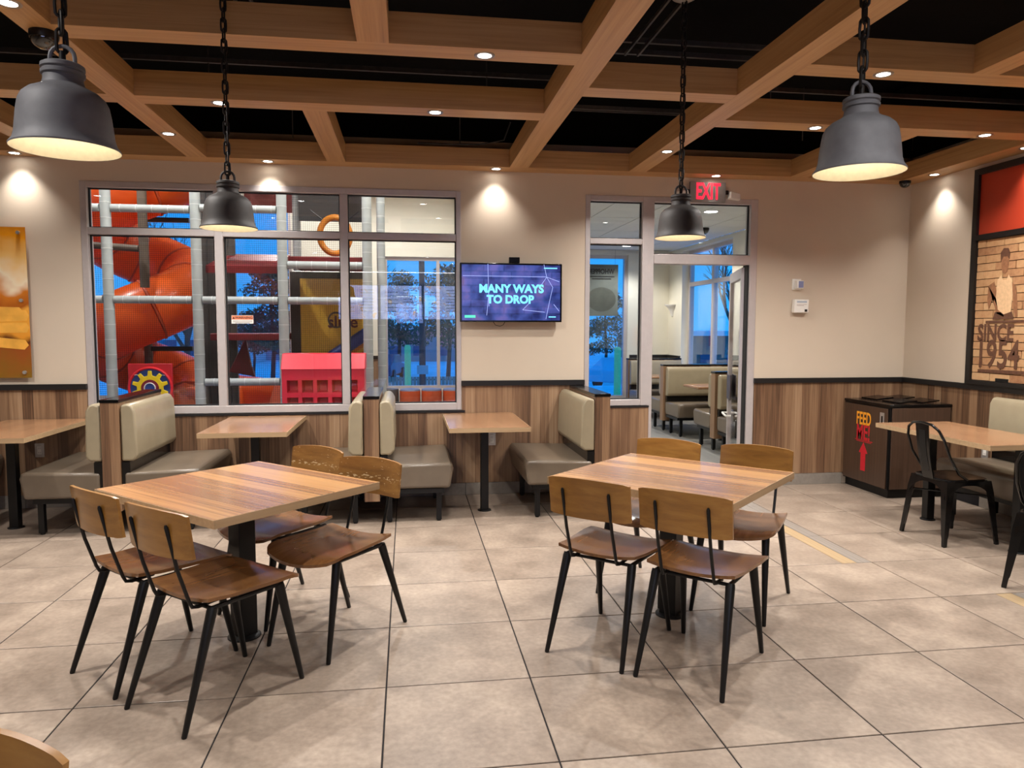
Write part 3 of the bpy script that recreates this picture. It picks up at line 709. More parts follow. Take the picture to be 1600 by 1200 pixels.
# ------------------------------------------------------------------ brick mural with a red panel above
mu = thing('framed_mural', 'black framed mural of painted brickwork below a plain red panel', 'mural', (XR, 5.64, 0))
MW = 2.4                                                       # runs towards -Y from the frame edge
m_frame = plain('mural_frame', sr(16,14,14), .4)
f = MB(); f.box(-.045, -.001, -.05, 0, 1.035, 2.84).box(-.045, -.001, -MW, -MW+.05, 1.035, 2.84).box(-.045, -.001, -MW+.05, -.05, 2.79, 2.84).box(-.045, -.001, -MW+.05, -.05, 1.035, 1.07).box(-.045, -.001, -MW+.05, -.05, 2.245, 2.29)
f.build('frame', m_frame, mu)
MB().box(-.02, -.001, -MW+.05, -.05, 2.29, 2.79).build('red_panel', plain('red_panel', sr(168,54,32), .35, var=.05, scale=2), mu)
MB().box(-.010, -.001, -MW+.05, -.05, 1.07, 2.245).build('mortar', plain('mortar', sr(92,66,48), .9, var=.2), mu)
def brick_mat():
    m, nt, b = node_mat('brick_tan')
    t = N(nt, 'TexCoord'); oi = N(nt, 'ObjectInfo')
    n = N(nt, 'TexNoise'); n.inputs['Scale'].default_value = 22; n.inputs['Detail'].default_value = 6; nt.links.new(t.outputs['Object'], n.inputs['Vector'])
    f = math_n(nt, 'ADD', math_n(nt, 'MULTIPLY', oi.outputs['Random'], .45), math_n(nt, 'MULTIPLY', n.outputs['Fac'], .6))
    nt.links.new(ramp(nt, f, [(.15, sr(132,86,58)), (.4, sr(172,126,86)), (.6, sr(190,148,104)), (.85, sr(202,166,124))]), b.inputs['Base Color'])
    b.inputs['Roughness'].default_value = .85
    bp = N(nt, 'Bump'); bp.inputs['Strength'].default_value = .5; bp.inputs['Distance'].default_value = .004; nt.links.new(n.outputs['Fac'], bp.inputs['Height']); nt.links.new(bp.outputs[0], b.inputs['Normal'])
    return m
m_brick = brick_mat(); bmesh_c = {}
rows = 18; rh = (2.243-1.072)/rows; bw = .205
for r_ in range(rows):
    y = -.052 - (0 if r_ % 2 else -.0); first = True
    while y > -MW+.06:
        w = (bw*(.45 if r_ % 2 else .95)) if first else bw*random.choice((.9, 1, 1, 1.08)); first = False
        y1 = max(y-w, -MW+.052); k = (round(y-y1, 3))
        if k not in bmesh_c:
            bmesh_c[k] = MB().prism([(-k+.004,.003),(-.004,.002),(-.003,.006),(-.0035,rh-.006),(-.006,rh-.003),(-k+.005,rh-.0035),(-k+.003,rh-.008),(-k+.0035,.007)], 'x', -.022, -.009).mesh('brick', m_brick)
        o = put('brick', bmesh_c[k], mu); o.location = (random.uniform(-.003, .002), y, 1.072+rh*r_)
        y = y1
# the painted figure and letters: a thin brown print over the bricks
def zc(pts):                                                   # mural sketch in (right, up) metres from the frame's lower left corner
    return [(-u, z) for u, z in pts]
m_paint = plain('mural_paint', sr(92,58,38), .8, var=.25, scale=40); m_skin = plain('mural_paint_mid', sr(140,94,62), .8, var=.2, scale=40); m_pale = plain('mural_paint_pale', sr(214,176,134), .8, var=.1, scale=40)
def paint(name, pts, mat, x=-.0275): MB().prism(zc(pts), 'x', x, x+.001).build(name, mat, mu)
paint('painted_hair', [(.305,2.04),(.30,2.12),(.33,2.155),(.375,2.15),(.395,2.11),(.39,2.06),(.37,2.085),(.33,2.085)], m_paint)
paint('painted_head', [(.312,2.085),(.312,2.02),(.325,1.965),(.35,1.945),(.375,1.965),(.386,2.02),(.386,2.085)], m_skin, -.0272)
paint('painted_arm', [(.19,1.86),(.25,1.89),(.28,1.80),(.25,1.72),(.29,1.63),(.36,1.60),(.37,1.63),(.30,1.67),(.26,1.74),(.235,1.80),(.23,1.73),(.205,1.66),(.185,1.74)], m_skin, -.0272)
paint('painted_arm', [(.42,1.88),(.47,1.84),(.49,1.70),(.495,1.60),(.47,1.60),(.455,1.66),(.44,1.78)], m_skin, -.0272)
paint('painted_vest', [(.28,1.90),(.32,1.94),(.335,1.90),(.375,1.90),(.39,1.94),(.425,1.89),(.44,1.78),(.43,1.64),(.36,1.62),(.30,1.66),(.275,1.76)], m_pale, -.0274)
paint('painted_trousers', [(.27,1.64),(.44,1.64),(.46,1.585),(.25,1.58)], m_paint, -.0272)
paint('painted_ground_line', [(.18,1.57),(.6,1.575),(.6,1.555),(.18,1.55)], m_paint, -.0272)
text('painted_letters', 'SINCE', .19, m_paint, mu, (-.0272, -.10, 1.465), rl, .0005, 'LEFT', .006, .72)
text('painted_letters', '1954', .32, m_paint, mu, (-.0272, -.09, 1.285), rl, .0005, 'LEFT', .006, .70)
paint('painted_ground_line', [(.12,1.165),(.7,1.175),(.7,1.145),(.12,1.14)], m_paint, -.0272)
MB().box(-.0275, -.022, -.44, -.31, 1.072, 1.10).build('name_plate', m_black, mu)

# ------------------------------------------------------------------ long table, bench and metal chairs by the mural
t = booth_table('long wood table by the mural with two black square posts', 4.065, 4.19, 5.36, .64, [(0, -.50), (0, .36)])
def metal_chair(label, loc, rz):
    t = thing('metal_chair', label, 'chair', loc, rz, 'black steel chairs with curved backs')
    sq = []
    for k in range(24):
        a = 2*PI*k/24; c, s_ = math.cos(a), math.sin(a); p = .36
        sq.append((.18*math.copysign(abs(c)**p, c), .18*math.copysign(abs(s_)**p, s_)))
    b = MB(); n = 24
    rings = [(.96, .438), (1.0, .445), (1.0, .452), (.97, .457), (.8, .452), (.0, .449)]
    vs = [(x*k, y*k, z) for k, z in rings for x, y in sq]
    b.add(vs, [(i*n+j, i*n+(j+1)%n, (i+1)*n+(j+1)%n, (i+1)*n+j) for i in range(len(rings)-1) for j in range(n)])
    b.build('seat', m_blackg, t, True)
    ap = MB()
    for ang in range(4):                                        # arched aprons
        ca, sa = math.cos(ang*PI/2), math.sin(ang*PI/2)
        top, bot = [], []
        for i in range(13):
            s_ = -1+2*i/12; yy = .168*s_; dz = .030+.10*abs(s_)**3
            top.append((.172, yy, .445)); bot.append((.176+.02*abs(s_)**3, yy*1.03, .445-dz))
        R_ = lambda p: (p[0]*ca-p[1]*sa, p[0]*sa+p[1]*ca, p[2])
        ap.add([R_(p) for p in top]+[R_(p) for p in bot], [(i, i+1, 14+i, 13+i) for i in range(12)])
    ap.build('apron', m_blackg, t, True)
    for sx in (-1, 1):
        for sy in (-1, 1):
            f0, f1 = (.165, .165), (.205, .205)
            vs = []
            for z, c0, wd in ((.445, .163, .052), (.36, .176, .046), (.2, .189, .032), (.075, .200, .022), (.055, .202, .0165), (.012, .2065, .015), (0, .2065, .012)):
                vs.append([(sx*(c0+.010), sy*(c0-wd), z), (sx*(c0+.012), sy*(c0+.012), z), (sx*(c0-wd), sy*(c0+.010), z), (sx*(c0-.006-wd*.3), sy*(c0-.006-wd*.3), z)])
            L = len(vs); flat = [p for r_ in vs for p in r_]
            MB().add(flat, [(i*4+k, i*4+(k+1)%4, i*4+4+(k+1)%4, i*4+4+k) for i in range(L-1) for k in range(4)]+[(0,1,2,3), (L*4-1, L*4-2, L*4-3, L*4-4)]).build('leg', m_blackg, t, True)
    hp = [(-.02, -.175, .455), (-.09, -.178, .50), (-.17, -.182, .62), (-.215, -.175, .735), (-.235, -.145, .80), (-.245, -.09, .835), (-.248, 0, .845), (-.245, .09, .835), (-.235, .145, .80), (-.215, .175, .735), (-.17, .182, .62), (-.09, .178, .50), (-.02, .175, .455)]
    MB().tube(hp, .0095, 8).build('back_hoop', m_blackg, t, True)
    MB().slab(lambda u, v, sd: (-.175-.07*u-.012*math.sin(PI*u)+(.0 if sd else -.006), (2*v-1)*(.05+.012*u), .445+.395*u), 8, 6).build('back_splat', m_blackg, t, True)
    MB().slab(lambda u, v, sd: (-.187-.052*u-.012*math.sin(PI*(.1+.8*u))+(.0 if sd else -.006), (2*v-1)*.030, .50+.29*u), 8, 4).build('splat_panel', m_black, t, True)
    cb = MB().tube([(-.17, -.17, .34), (.17, .17, .34)], .006, 6).tube([(-.17, .17, .334), (.17, -.17, .334)], .006, 6)
    cb.build('cross_brace', m_blackg, t, True)
    return t
mc = metal_chair('black steel chair with curved back pushed toward the long table, near the bin', (3.85, 4.655, 0), R(2))
mc['label'] = 'black steel chair with curved back at the long table, beside the waste bin'
dup(mc, (3.71, 3.60, 0), R(28), 'black steel chair at the end of the long table, mostly out of view')
bench('long tan bench along the wainscot below the brick mural', (XR-.016, 4.45, 0), PI, 1.66)
# ================================================================== PLAY ROOM AND SIDE DINING ROOM
YF = 13.0; XS = 4.80; ZF = 2.92; PXW = .98                  # far wall, side wall, side-room ceiling, partition between the two rooms
m_dark_floor = plain('play_floor', sr(60,66,90), .7, var=.1, scale=6)
m_plankf = wood('side_floor_plank', [(.2, sr(104,104,104)), (.8, sr(150,148,142))], 'Y', 'X', .15, 40, .45, .5)
struct(MB().box(-7.0, 1.05, D+.16, YF+.15, -.15, -.002).build('floor_play_room', m_dark_floor), 'dark padded floor of the play room behind the glass', 'floor')
struct(MB().box(1.05, XS+.1, D+.15, YF+.15, -.15, -.001).build('floor_side_room', m_plankf), 'grey wood plank floor of the side dining room', 'floor')
# far wall with storefront windows
fw = MB(); ZT = 4.6
Wn = [(-6.4, -1.95, .30, 3.6), (-.40, .92, .42, 2.75), (2.6, 4.02, .20, 2.84)]
xs = -7.0
for x0, x1, z0, z1 in Wn:
    fw.box(xs, x0, YF, YF+.2, 0, ZT); fw.box(x0, x1, YF, YF+.2, 0, z0); fw.box(x0, x1, YF, YF+.2, z1, ZT); xs = x1
fw.box(xs, XS+.3, YF, YF+.2, 0, ZT)
wf = struct(fw.build('wall_far', m_wall_lt), 'pale wall with tall storefront windows at the back of the play room', 'wall')
for x0, x1, z1 in ((-.66, -.42, 1.0), (4.06, XS-.01, 1.0)):
    MB().box(x0, x1, YF-.012, YF, .1, z1-.04).build('wainscot_panel', m_lamZ, wf)
    MB().box(x0, x1, YF-.03, YF, z1-.04, z1+.02).build('cap_rail', m_rail, wf)
n = 3
def ext_window(x0, x1, z0, z1, mull, trans, label):
    global n
    t = struct(thing('window_%d' % n, '', '', (0, 0, 0)), label, 'window'); n += 1
    f = MB(); y0, y1 = YF+.05, YF+.15; w = .06
    f.box(x0, x0+w, y0, y1, z0, z1).box(x1-w, x1, y0, y1, z0, z1).box(x0+w, x1-w, y0, y1, z0, z0+w).box(x0+w, x1-w, y0, y1, z1-w, z1)
    f.build('frame', m_alu, t)
    for m in mull: MB().box(m-.028, m+.028, y0, y1, z0+w, z1-w).build('mullion', m_alu, t)
    ms = [x0+w]+[q for m in mull for q in (m-.028, m+.028)]+[x1-w]
    for k in range(0, len(ms), 2):
        zs = [z0+w]+[q for z in trans for q in (z-.025, z+.025)]+[z1-w]
        for z in trans: MB().box(ms[k], ms[k+1], y0, y1, z-.025, z+.025).build('transom', m_alu, t)
        for j in range(0, len(zs), 2): MB().box(ms[k], ms[k+1], YF+.098, YF+.102, zs[j], zs[j+1]).build('pane', m_glass, t)
ext_window(*Wn[0], [-5.5, -4.55, -3.1], [2.62], 'storefront window behind the orange tube slide and play tower')
ext_window(*Wn[1], [.55], [], 'storefront window above the row of orange stools')
ext_window(*Wn[2], [], [], 'tall storefront window with the hung poster in the side room')
struct(MB().box(-7.2, -7.0, D+.16, YF+.2, 0, ZT).build('wall_play_side', m_wall_lt), 'pale side wall of the play room', 'wall')
struct(MB().box(-7.0, PXW+.12, D+.16, YF, ZT, ZT+.1).build('ceiling_play_room', m_wall_lt), 'pale high ceiling of the play room', 'ceiling')
struct(MB().box(-7.0, XS+.3, D+.16, D+.161, ZD, ZT).build('wall_play_front', m_wall_lt), 'pale wall above the window on the play room side', 'wall')
# partition (hidden behind the wall carrying the television)
struct(MB().box(PXW, PXW+.12, D+.16, YF, 0, ZT).build('wall_partition', m_wall_lt), 'pale partition between play room and side dining room', 'wall')
# side wall of the side dining room
sw = MB(); sy0, sy1, sz0, sz1 = 10.35, 12.35, .60, 3.4
ZC = ZF
for y0, y1, z0, z1 in ((D+.16, sy0, 0, ZC), (sy1, YF, 0, ZC), (sy0, sy1, 0, sz0), (sy0, sy1, 2.86, ZC)): sw.box(XS, XS+.22, y0, y1, z0, z1)
wsd = struct(sw.build('wall_side_room', m_wall_lt), 'pale wall with a tall window beside the side room booths', 'wall')
for y0, y1 in ((D+.17, sy0-.02), (sy1+.02, YF-.02)):
    MB().box(XS-.012, XS-.0005, y0, y1, .1, .96).build('wainscot_panel', m_lamZy, wsd)
    MB().box(XS-.03, XS-.0005, y0, y1, .961, 1.02).build('cap_rail', m_rail, wsd)
t = struct(thing('window_%d' % n, '', '', (0, 0, 0)), 'tall aluminium window beside the side room booths', 'window'); n += 1
f = MB(); x0, x1 = XS+.12, XS+.2
f.box(x0, x1, sy0, sy0+.07, sz0, 2.86).box(x0, x1, sy1-.07, sy1, sz0, 2.86).box(x0, x1, sy0+.07, sy1-.07, sz0, sz0+.06).box(x0, x1, sy0+.07, sy1-.07, 2.8, 2.86)
f.build('frame', m_alu, t); MB().box(x0, x1, 11.28, 11.36, sz0+.06, 2.8).build('mullion', m_alu, t)
for a, b_ in ((sy0+.07, 11.28), (11.36, sy1-.07)):
    MB().box(x0, x1, a, b_, 2.24, 2.31).build('transom', m_alu, t)
    for z0, z1 in ((sz0+.06, 2.24), (2.31, 2.8)): MB().box(x0+.03, x0+.034, a, b_, z0, z1).build('pane', m_glass, t)
# suspended tile ceiling of the side room
cs = struct(MB().box(PXW+.12, XS, D+.16, YF, ZF+.006, ZF+.08).build('ceiling_side_room', plain('grid_grey', sr(150,150,148), .6)), 'white suspended tile ceiling of the side dining room', 'ceiling')
ctm = MB().box(.004, .601, .004, 1.206, -.004, .0055).mesh('ceiling_tile', plain('ceiling_tile', sr(216,216,210), .85, var=.03, scale=60))
for i in range(6):
    for j in range(5):
        xx, yy = 1.12+.61*i, 6.72+1.215*j
        if xx+.6 < XS+.02 and yy+1.2 < YF+.05:
            o = put('ceiling_tile', ctm, cs); o.location = (xx, yy, ZF)
vent = thing('ceiling_vent', 'white louvred air vent in the suspended tile ceiling', 'vent', (2.75, 7.6, ZF-.005))
MB().box(-.2, .2, -.2, .2, -.008, 0).build('frame', m_white, vent)
for k in range(8): MB().box(-.17, .17, -.17+k*.045, -.15+k*.045, -.012, -.008).build('louvre', m_steel, vent)
def room_light(x, y, z, w, label, group, col=(1, .95, .88), r=.09, size=140):
    t = thing('ceiling_light', label, 'ceiling light', (x, y, z), 0, group)
    MB().lathe([(r*.86, .004), (r*.88, -.003), (r, -.004), (r*1.05, 0)], 24).build('trim_ring', m_white, t, True)
    MB().disc((0, 0, -.001), r*.86, 20).build('lens', m_led, t)
    l = bpy.data.lights.new('ceiling_lamp', 'SPOT'); l.energy = w; l.color = col; l.spot_size = R(size); l.spot_blend = .5; l.shadow_soft_size = .06
    o = bpy.data.objects.new('ceiling_lamp', l); COL.objects.link(o); o.parent = t; o.location = (0, 0, -.03)
for x, y in ((3.744, 12.2), (3.66, 8.52), (2.4, 10.4), (2.2, 7.8), (3.9, 10.3)):
    room_light(x, y, ZF-.004, FAR_W, 'round white ceiling light in the side room tile ceiling', 'side room ceiling lights')
for x, y in ((0.2, 11.0), (-1.9, 11.6), (-4.6, 8.6), (-2.6, 7.3), (-.2, 7.4)):
    room_light(x, y, ZT, PLAY_W, 'round white ceiling light high in the play room', 'play room ceiling lights', (1, .93, .84), .1)

# side room furniture: booths running along X
def far_bench(label, y, rz): return bench(label, (4.22, y, 0), rz, 1.08, 'booth benches in the side room')
far_bench('side room bench facing the door on the near side of the first divider', 8.28, -PI/2)
divider('wood divider with black cap closest to the open door in the side room', 3.665, 4.76, 8.30, 8.42, .17, m_lamZ, 'side room booth dividers')
far_bench('side room bench on the far side of the divider closest to the open door', 8.44, PI/2)
far_bench('side room bench with tan back facing the table, below the tall window', 10.06, -PI/2)
divider('wood divider with black cap in the side room, further from the door', 3.66, 4.76, 10.08, 10.20, .17, m_lamZ, 'side room booth dividers')
far_bench('side room bench behind the further divider', 10.22, PI/2)
bench('side room bench with tan back against the far wall', (4.27, 12.2, 0), -PI/2, .92, 'booth benches in the side room')
divider('wood divider with black cap against the far wall of the side room', 3.80, 4.76, 12.22, 12.34, .17, m_lamZ, 'side room booth dividers')
def far_table(label, y):
    t = thing('booth_table', label, 'table', (4.2, y, 0), 0, 'tables in the side room')
    MB().box(-.46, .54, -.26, .26, .712, .746).build('table_top', m_top2, t, bevel=.01)
    MB().cyl((.0, 0, .006), (0, 0, .712), .03, n=12).build('post', m_black, t, True)
    MB().lathe([(0, 0), (.05, 0), (.05, .008), (0, .008)], 16).build('foot_plate', m_black, t, True)
far_table('pale-edged side room table between the two nearer benches', 9.25)
far_table('side room table by the far wall benches', 11.3)
sn = thing('wall_sconce', 'small white half bowl wall light in the side room corner', 'wall sconce', (XS-.002, 12.78, 1.86))
MB().lathe([(0, -.14), (.03, -.13), (.05, -.05), (.10, .03), (.14, .06), (.145, .08), (.13, .08), (0, .05)], 20).build('bowl', m_white, sn, True)
fe = thing('fire_extinguisher', 'red fire extinguisher with white label on the far pillar', 'fire extinguisher', (4.28, YF-.08, 1.35))
MB().lathe([(0, -.17), (.055, -.17), (.06, -.15), (.06, .12), (.04, .17), (.018, .18), (0, .18)], 18).build('cylinder', plain('extinguisher_red', sr(206,40,40), .35), fe, True)
MB().box(-.02, .05, -.02, .02, .18, .24).build('valve', m_outlet, fe); MB().box(-.03, .03, .05, .079, -.1, .1).build('bracket', m_black, fe)
dome('black dome camera on the side room ceiling', 4.15, 9.9, ZF-.004, .075)
wp = thing('window_poster', 'dark backlit paper poster hung in the side room window, seen from behind', 'poster', (3.50, YF-.06, 2.20))
m_pbk = plain('poster_back', sr(96,100,92), .8, var=.2, scale=3); m_pink = plain('poster_ink', sr(16,18,16), .8)
MB().box(-.31, .31, -.003, .0, -.47, .46).build('sheet', m_pbk, wp)
o = text('mirrored_print', 'WHOPPER', .125, m_pink, wp, (.0, -.0036, .33), rx, .0003, bold=.004, xs=-.80)
strokes([(-.24,.24,.24,.24),(-.18,.20,.18,.20)], .022, m_pink, wp, 'mirrored_print_line', -.0034)
wpb = MB()
wpb.prism([(.27*math.cos(a)*1.0, -.17+.22*math.sin(a)) for a in [2*PI*k/28 for k in range(28)]], 'y', -.0036, -.0032).build('print_shape', plain('poster_shape', sr(70,72,62), .8, var=.2, scale=5), wp)
for s in (-.25, .25): MB().cyl((s, -.001, .46), (s, -.001, .72), .002, n=5).build('hanging_thread', m_black, wp)

# ------------------------------------------------------------------ play structure
m_pad = plain('grey_padding', sr(166,172,172), .5, var=.08, scale=8)
m_padgap = plain('pad_seam', sr(208,212,210), .6)
m_sl = plain('orange_slide', sr(232,104,38), .28, var=.10, scale=2, coat=.2)
_nt = m_sl.node_tree; _tl = N(_nt, 'BsdfTranslucent'); _tl.inputs[0].default_value = sr(255,110,30); _mx = N(_nt, 'MixShader'); _mx.inputs[0].default_value = .45
_nt.links.new(_nt.nodes['Principled BSDF'].outputs[0], _mx.inputs[1]); _nt.links.new(_tl.outputs[0], _mx.inputs[2]); _nt.links.new(_mx.outputs[0], _nt.nodes['Material Output'].inputs[0])
YP = 8.3
ps_ = thing('play_tower', 'grey padded climbing tower with red decks and black safety netting', 'play structure', (0, 0, 0))
posts = [(-3.132, YP), (-2.235, YP), (-1.341, YP), (-.432, YP), (-.30, YP+.55), (-2.235, YP+1.1), (-1.341, YP+1.1)]
def padded(p0, p1, r, step=.16):
    p0, p1 = Vector(p0), Vector(p1); L = (p1-p0).length; d = (p1-p0)/L
    o = MB().cyl(p0, p1, r, n=14).build('padded_tube', m_pad, ps_, True)
    s = MB(); k = step*.6
    while k < L: s.cyl(p0+d*(k-.003), p0+d*(k+.003), r+.0022, n=14); k += step
    s.build('pad_seams', m_padgap, o, True)
for x, y in posts: padded((x, y, 0), (x, y, 4.2), .054 if y == YP else .05)
for a, b_, zz in ((0, 1, (2.76, 1.80)), (1, 2, (2.78, 1.80, .91)), (2, 3, (2.19, 1.80))):
    for z in zz: padded((posts[a][0]+.055, YP, z), (posts[b_][0]-.055, YP, z), .042)
padded((-3.9, YP, 2.76), (-3.19, YP, 2.76), .042); padded((-3.9, YP, 1.80), (-3.19, YP, 1.80), .042)
m_gpost = plain('play_brown_post', sr(92,78,66), .6)
MB().cyl((-2.90, YP+.4, 1.95), (-2.90, YP+.4, 3.9), .05, n=14).build('inner_post', m_gpost, ps_, True)
MB().cyl((-3.6, YP+.4, 2.42), (-2.95, YP+.4, 2.38), .038, n=12).build('inner_rail', m_gpost, ps_, True)
m_dred = plain('red_deck', sr(122,22,28), .45, var=.1)
MB().box(-1.29, -.48, YP+.06, YP+1.05, 2.20, 2.29).build('deck', m_dred, ps_, bevel=.01)
MB().prism([(YP+.1,2.10),(YP+1.05,2.35),(YP+1.05,2.40),(YP+.1,2.18)], 'x', -2.17, -1.42).build('deck', m_dred, ps_)
MB().box(-2.17, -1.42, YP+.2, YP+1.05, 1.36, 1.44).build('deck', m_dred, ps_, bevel=.01)
MB().prism([(-2.1,.98),(-1.9,1.38),(-1.84,1.05),(-1.8,.92)], 'y', YP+.7, YP+.76).build('climbing_step', m_dred, ps_, bevel=.01)
MB().box(-1.29, -.48, YP+.9, YP+.95, 2.80, 3.4).build('upper_panel', plain('play_dark', sr(52,50,50), .8), ps_)
m_fin = wood('play_dark_board', [(.2, sr(40,36,36)), (.8, sr(72,66,62))], 'Z', 'X', .07, 30, .6, .6)
for k in range(5): MB().box(-2.43+.08*k, -2.36+.08*k, YP+.9, YP+.95, .2, 4.0).build('vertical_board', m_fin, ps_)
MB().box(-2.0, -1.42, YP+1.3, YP+1.34, 2.95, 3.3).build('upper_panel', m_dred, ps_)
MB().box(-1.42, -.45, YP+1.0, YP+1.03, .2, 2.19).build('back_panel', plain('play_grey_panel', sr(70,68,68), .8), ps_)
MB().tube([(-.81+.17*math.cos(a), YP+.35, 2.56+.205*math.sin(a)) for a in [2*PI*k/32 for k in range(32)]], .036, 10, True).build('climbing_ring', plain('ring_orange', sr(216,132,36), .4), ps_, True)
for s in (-1, 1): MB().cyl((-.81+s*.13, YP+.35, 2.73), (-.81+s*.27, YP+.35, 2.84), .008, n=6).build('ring_strap', m_black, ps_)
def net_mat():
    m, nt, b = node_mat('net_black')
    t = N(nt, 'TexCoord'); s = N(nt, 'SeparateXYZ'); nt.links.new(t.outputs['Object'], s.inputs[0])
    p = .021; lw = .10
    a = math_n(nt, 'LESS_THAN', math_n(nt, 'FRACT', math_n(nt, 'DIVIDE', s.outputs['X'], p)), lw)
    c = math_n(nt, 'LESS_THAN', math_n(nt, 'FRACT', math_n(nt, 'DIVIDE', s.outputs['Z'], p)), lw)
    nt.links.new(math_n(nt, 'MAXIMUM', a, c), b.inputs['Alpha'])
    b.inputs['Base Color'].default_value = sr(24, 22, 24); b.inputs['Roughness'].default_value = .8
    return m
m_net = net_mat()
for a, b_ in ((-3.9, -3.19), (posts[0][0]+.06, posts[1][0]-.06), (posts[1][0]+.06, posts[2][0]-.06), (posts[2][0]+.06, posts[3][0]-.06)):
    zt = 2.72 if b_ < -2.2 else 4.0
    MB().add([(a, YP+.01, .3), (b_, YP+.01, .3), (b_, YP+.01, zt), (a, YP+.01, zt)], [(0, 1, 2, 3)]).build('safety_net', m_net, ps_)
# yellow slide sign board
yb = thing('slide_board', 'yellow ribbed board lettered slide with blue and red painted tubes', 'sign board', (-.86, YP+.85, 1.6))
m_yb = plain('board_yellow', sr(226,180,60), .5, var=.08); MB().box(-.42, .40, 0, .03, -.85, .50).build('board', m_yb, yb)
for k in range(16): MB().box(-.41+.051*k, -.39+.051*k, -.006, 0, -.85, .50).build('rib', m_yb, yb)
text('lettering', 'slide', .20, plain('maroon_paint', sr(96,30,28), .5), yb, (.08, -.0075, -.03), rx, .001, bold=.004)
o = MB().cyl((-.30, -.05, -.62), (.40, -.05, -.14), .075, n=16).build('painted_tube', plain('navy', sr(36,54,130), .4), yb, True)
MB().prism([(-.1,-.62),(.40,-.28),(.40,-.20),(-.16,-.56)], 'y', -.012, -.007).build('painted_band', plain('orange_paint', sr(224,140,40), .5), yb)
MB().prism([(-.05,-.85),(.40,-.85),(.40,-.34),(.2,-.46)], 'y', -.012, -.007).build('painted_band', plain('red_paint', sr(190,40,44), .5), yb)
MB().lathe([(.10,0),(.10,.01),(.08,.012),(.08,0)], 24).build('painted_ring', m_gpost, yb).rotation_euler = (R(90), 0, 0)
# red shoe cubby
cb = thing('shoe_cubby', 'red plastic shoe cubby with rows of square pockets and sloped hood', 'cubby', (-.87, 7.85, 0))
m_rc = plain('cubby_red', sr(222,40,62), .38, var=.05, scale=3); m_rcd = plain('cubby_red_inner', sr(190,26,46), .45)
hw = .42; fy = -.06
cell_x = [(-hw+.05+k*.152, -hw+.05+k*.152+.112) for k in range(5)]
cell_z = [(.18, .36), (.405, .585), (.60+.03, .78), (.83, .96)]
g = MB(); xsn = [-hw]+[q for c in cell_x for q in c]+[hw]; zsn = [0]+[q for c in cell_z for q in c]+[1.07]
for i in range(len(xsn)-1):
    for j in range(len(zsn)-1):
        if i % 2 == 1 and j % 2 == 1: continue
        g.box(xsn[i], xsn[i+1], fy-.02, fy, zsn[j], zsn[j+1])
g.build('front_grid', m_rc, cb)
bx_ = MB().box(-hw, -hw+.012, fy, .22, 0, 1.07).box(hw-.012, hw, fy, .22, 0, 1.07).box(-hw+.012, hw-.012, .20, .22, 0, 1.07)
bx_.build('carcass', m_rc, cb)
for a, b_ in cell_x:
    for c, d_ in cell_z:
        pk = MB(); e = .018
        pk.add([(a,fy,c),(b_,fy,c),(b_,fy,d_),(a,fy,d_),(a+e,.0,c+e),(b_-e,.0,c+e),(b_-e,.0,d_-e),(a+e,.0,d_-e)], [(0,1,5,4),(1,2,6,5),(2,3,7,6),(3,0,4,7),(4,5,6,7)])
        pk.build('pocket', m_rcd, cb)
MB().prism([(fy-.03,1.07),(.22,1.07),(.22,1.235),(.04,1.235)], 'x', -hw-.01, hw+.01).build('hood', m_rc, cb, bevel=.008)
# gear wheel toy panel
gp = thing('gear_panel', 'red play panel with a yellow gear wheel on a blue disc', 'toy panel', (-2.715, YP-.08, .86))
MB().box(-.222, .222, -.015, .02, -.86, .26).build('panel', plain('panel_red', sr(186,26,40), .4), gp, bevel=.006)
def disc_y(r, y0, y1, mat, name, nn=40, z=0): MB().prism([(r*math.cos(2*PI*k/nn), z+r*math.sin(2*PI*k/nn)) for k in range(nn)], 'y', y0, y1).build(name, mat, gp)
zc_ = 0.0
disc_y(.215, -.019, -.015, plain('disc_blue', sr(34,66,138), .4), 'disc'); MB().tube([(.215*math.cos(2*PI*k/40), -.022, .215*math.sin(2*PI*k/40)) for k in range(40)], .014, 8, True).build('rim', plain('rim_red', sr(214,32,44), .35), gp, True)
gear = []
for k in range(10):
    for da, rr in ((-.17, .135), (-.10, .185), (.10, .185), (.17, .135)): a = 2*PI*k/10+PI/2+da; gear.append((rr*math.cos(a), rr*math.sin(a)))
MB().prism(gear, 'y', -.032, -.019).build('gear', plain('gear_yellow', sr(240,206,30), .35), gp, bevel=.004)
disc_y(.09, -.036, -.032, plain('hub_maroon', sr(122,26,46), .4), 'hub'); disc_y(.055, -.040, -.036, plain('hub_blue', sr(40,70,140), .4), 'hub_cap')
MB().tube([(.055*math.cos(2*PI*k/24), -.041, .055*math.sin(2*PI*k/24)) for k in range(24)], .006, 6, True).build('hub_ring', m_white, gp, True)
for x, z in ((-.14, .14), (.14, .135)): MB().lathe([(0,0),(.018,0),(.018,.004),(0,.004)], 12, (x, -.023, z)).build('bolt_head', m_white, gp)
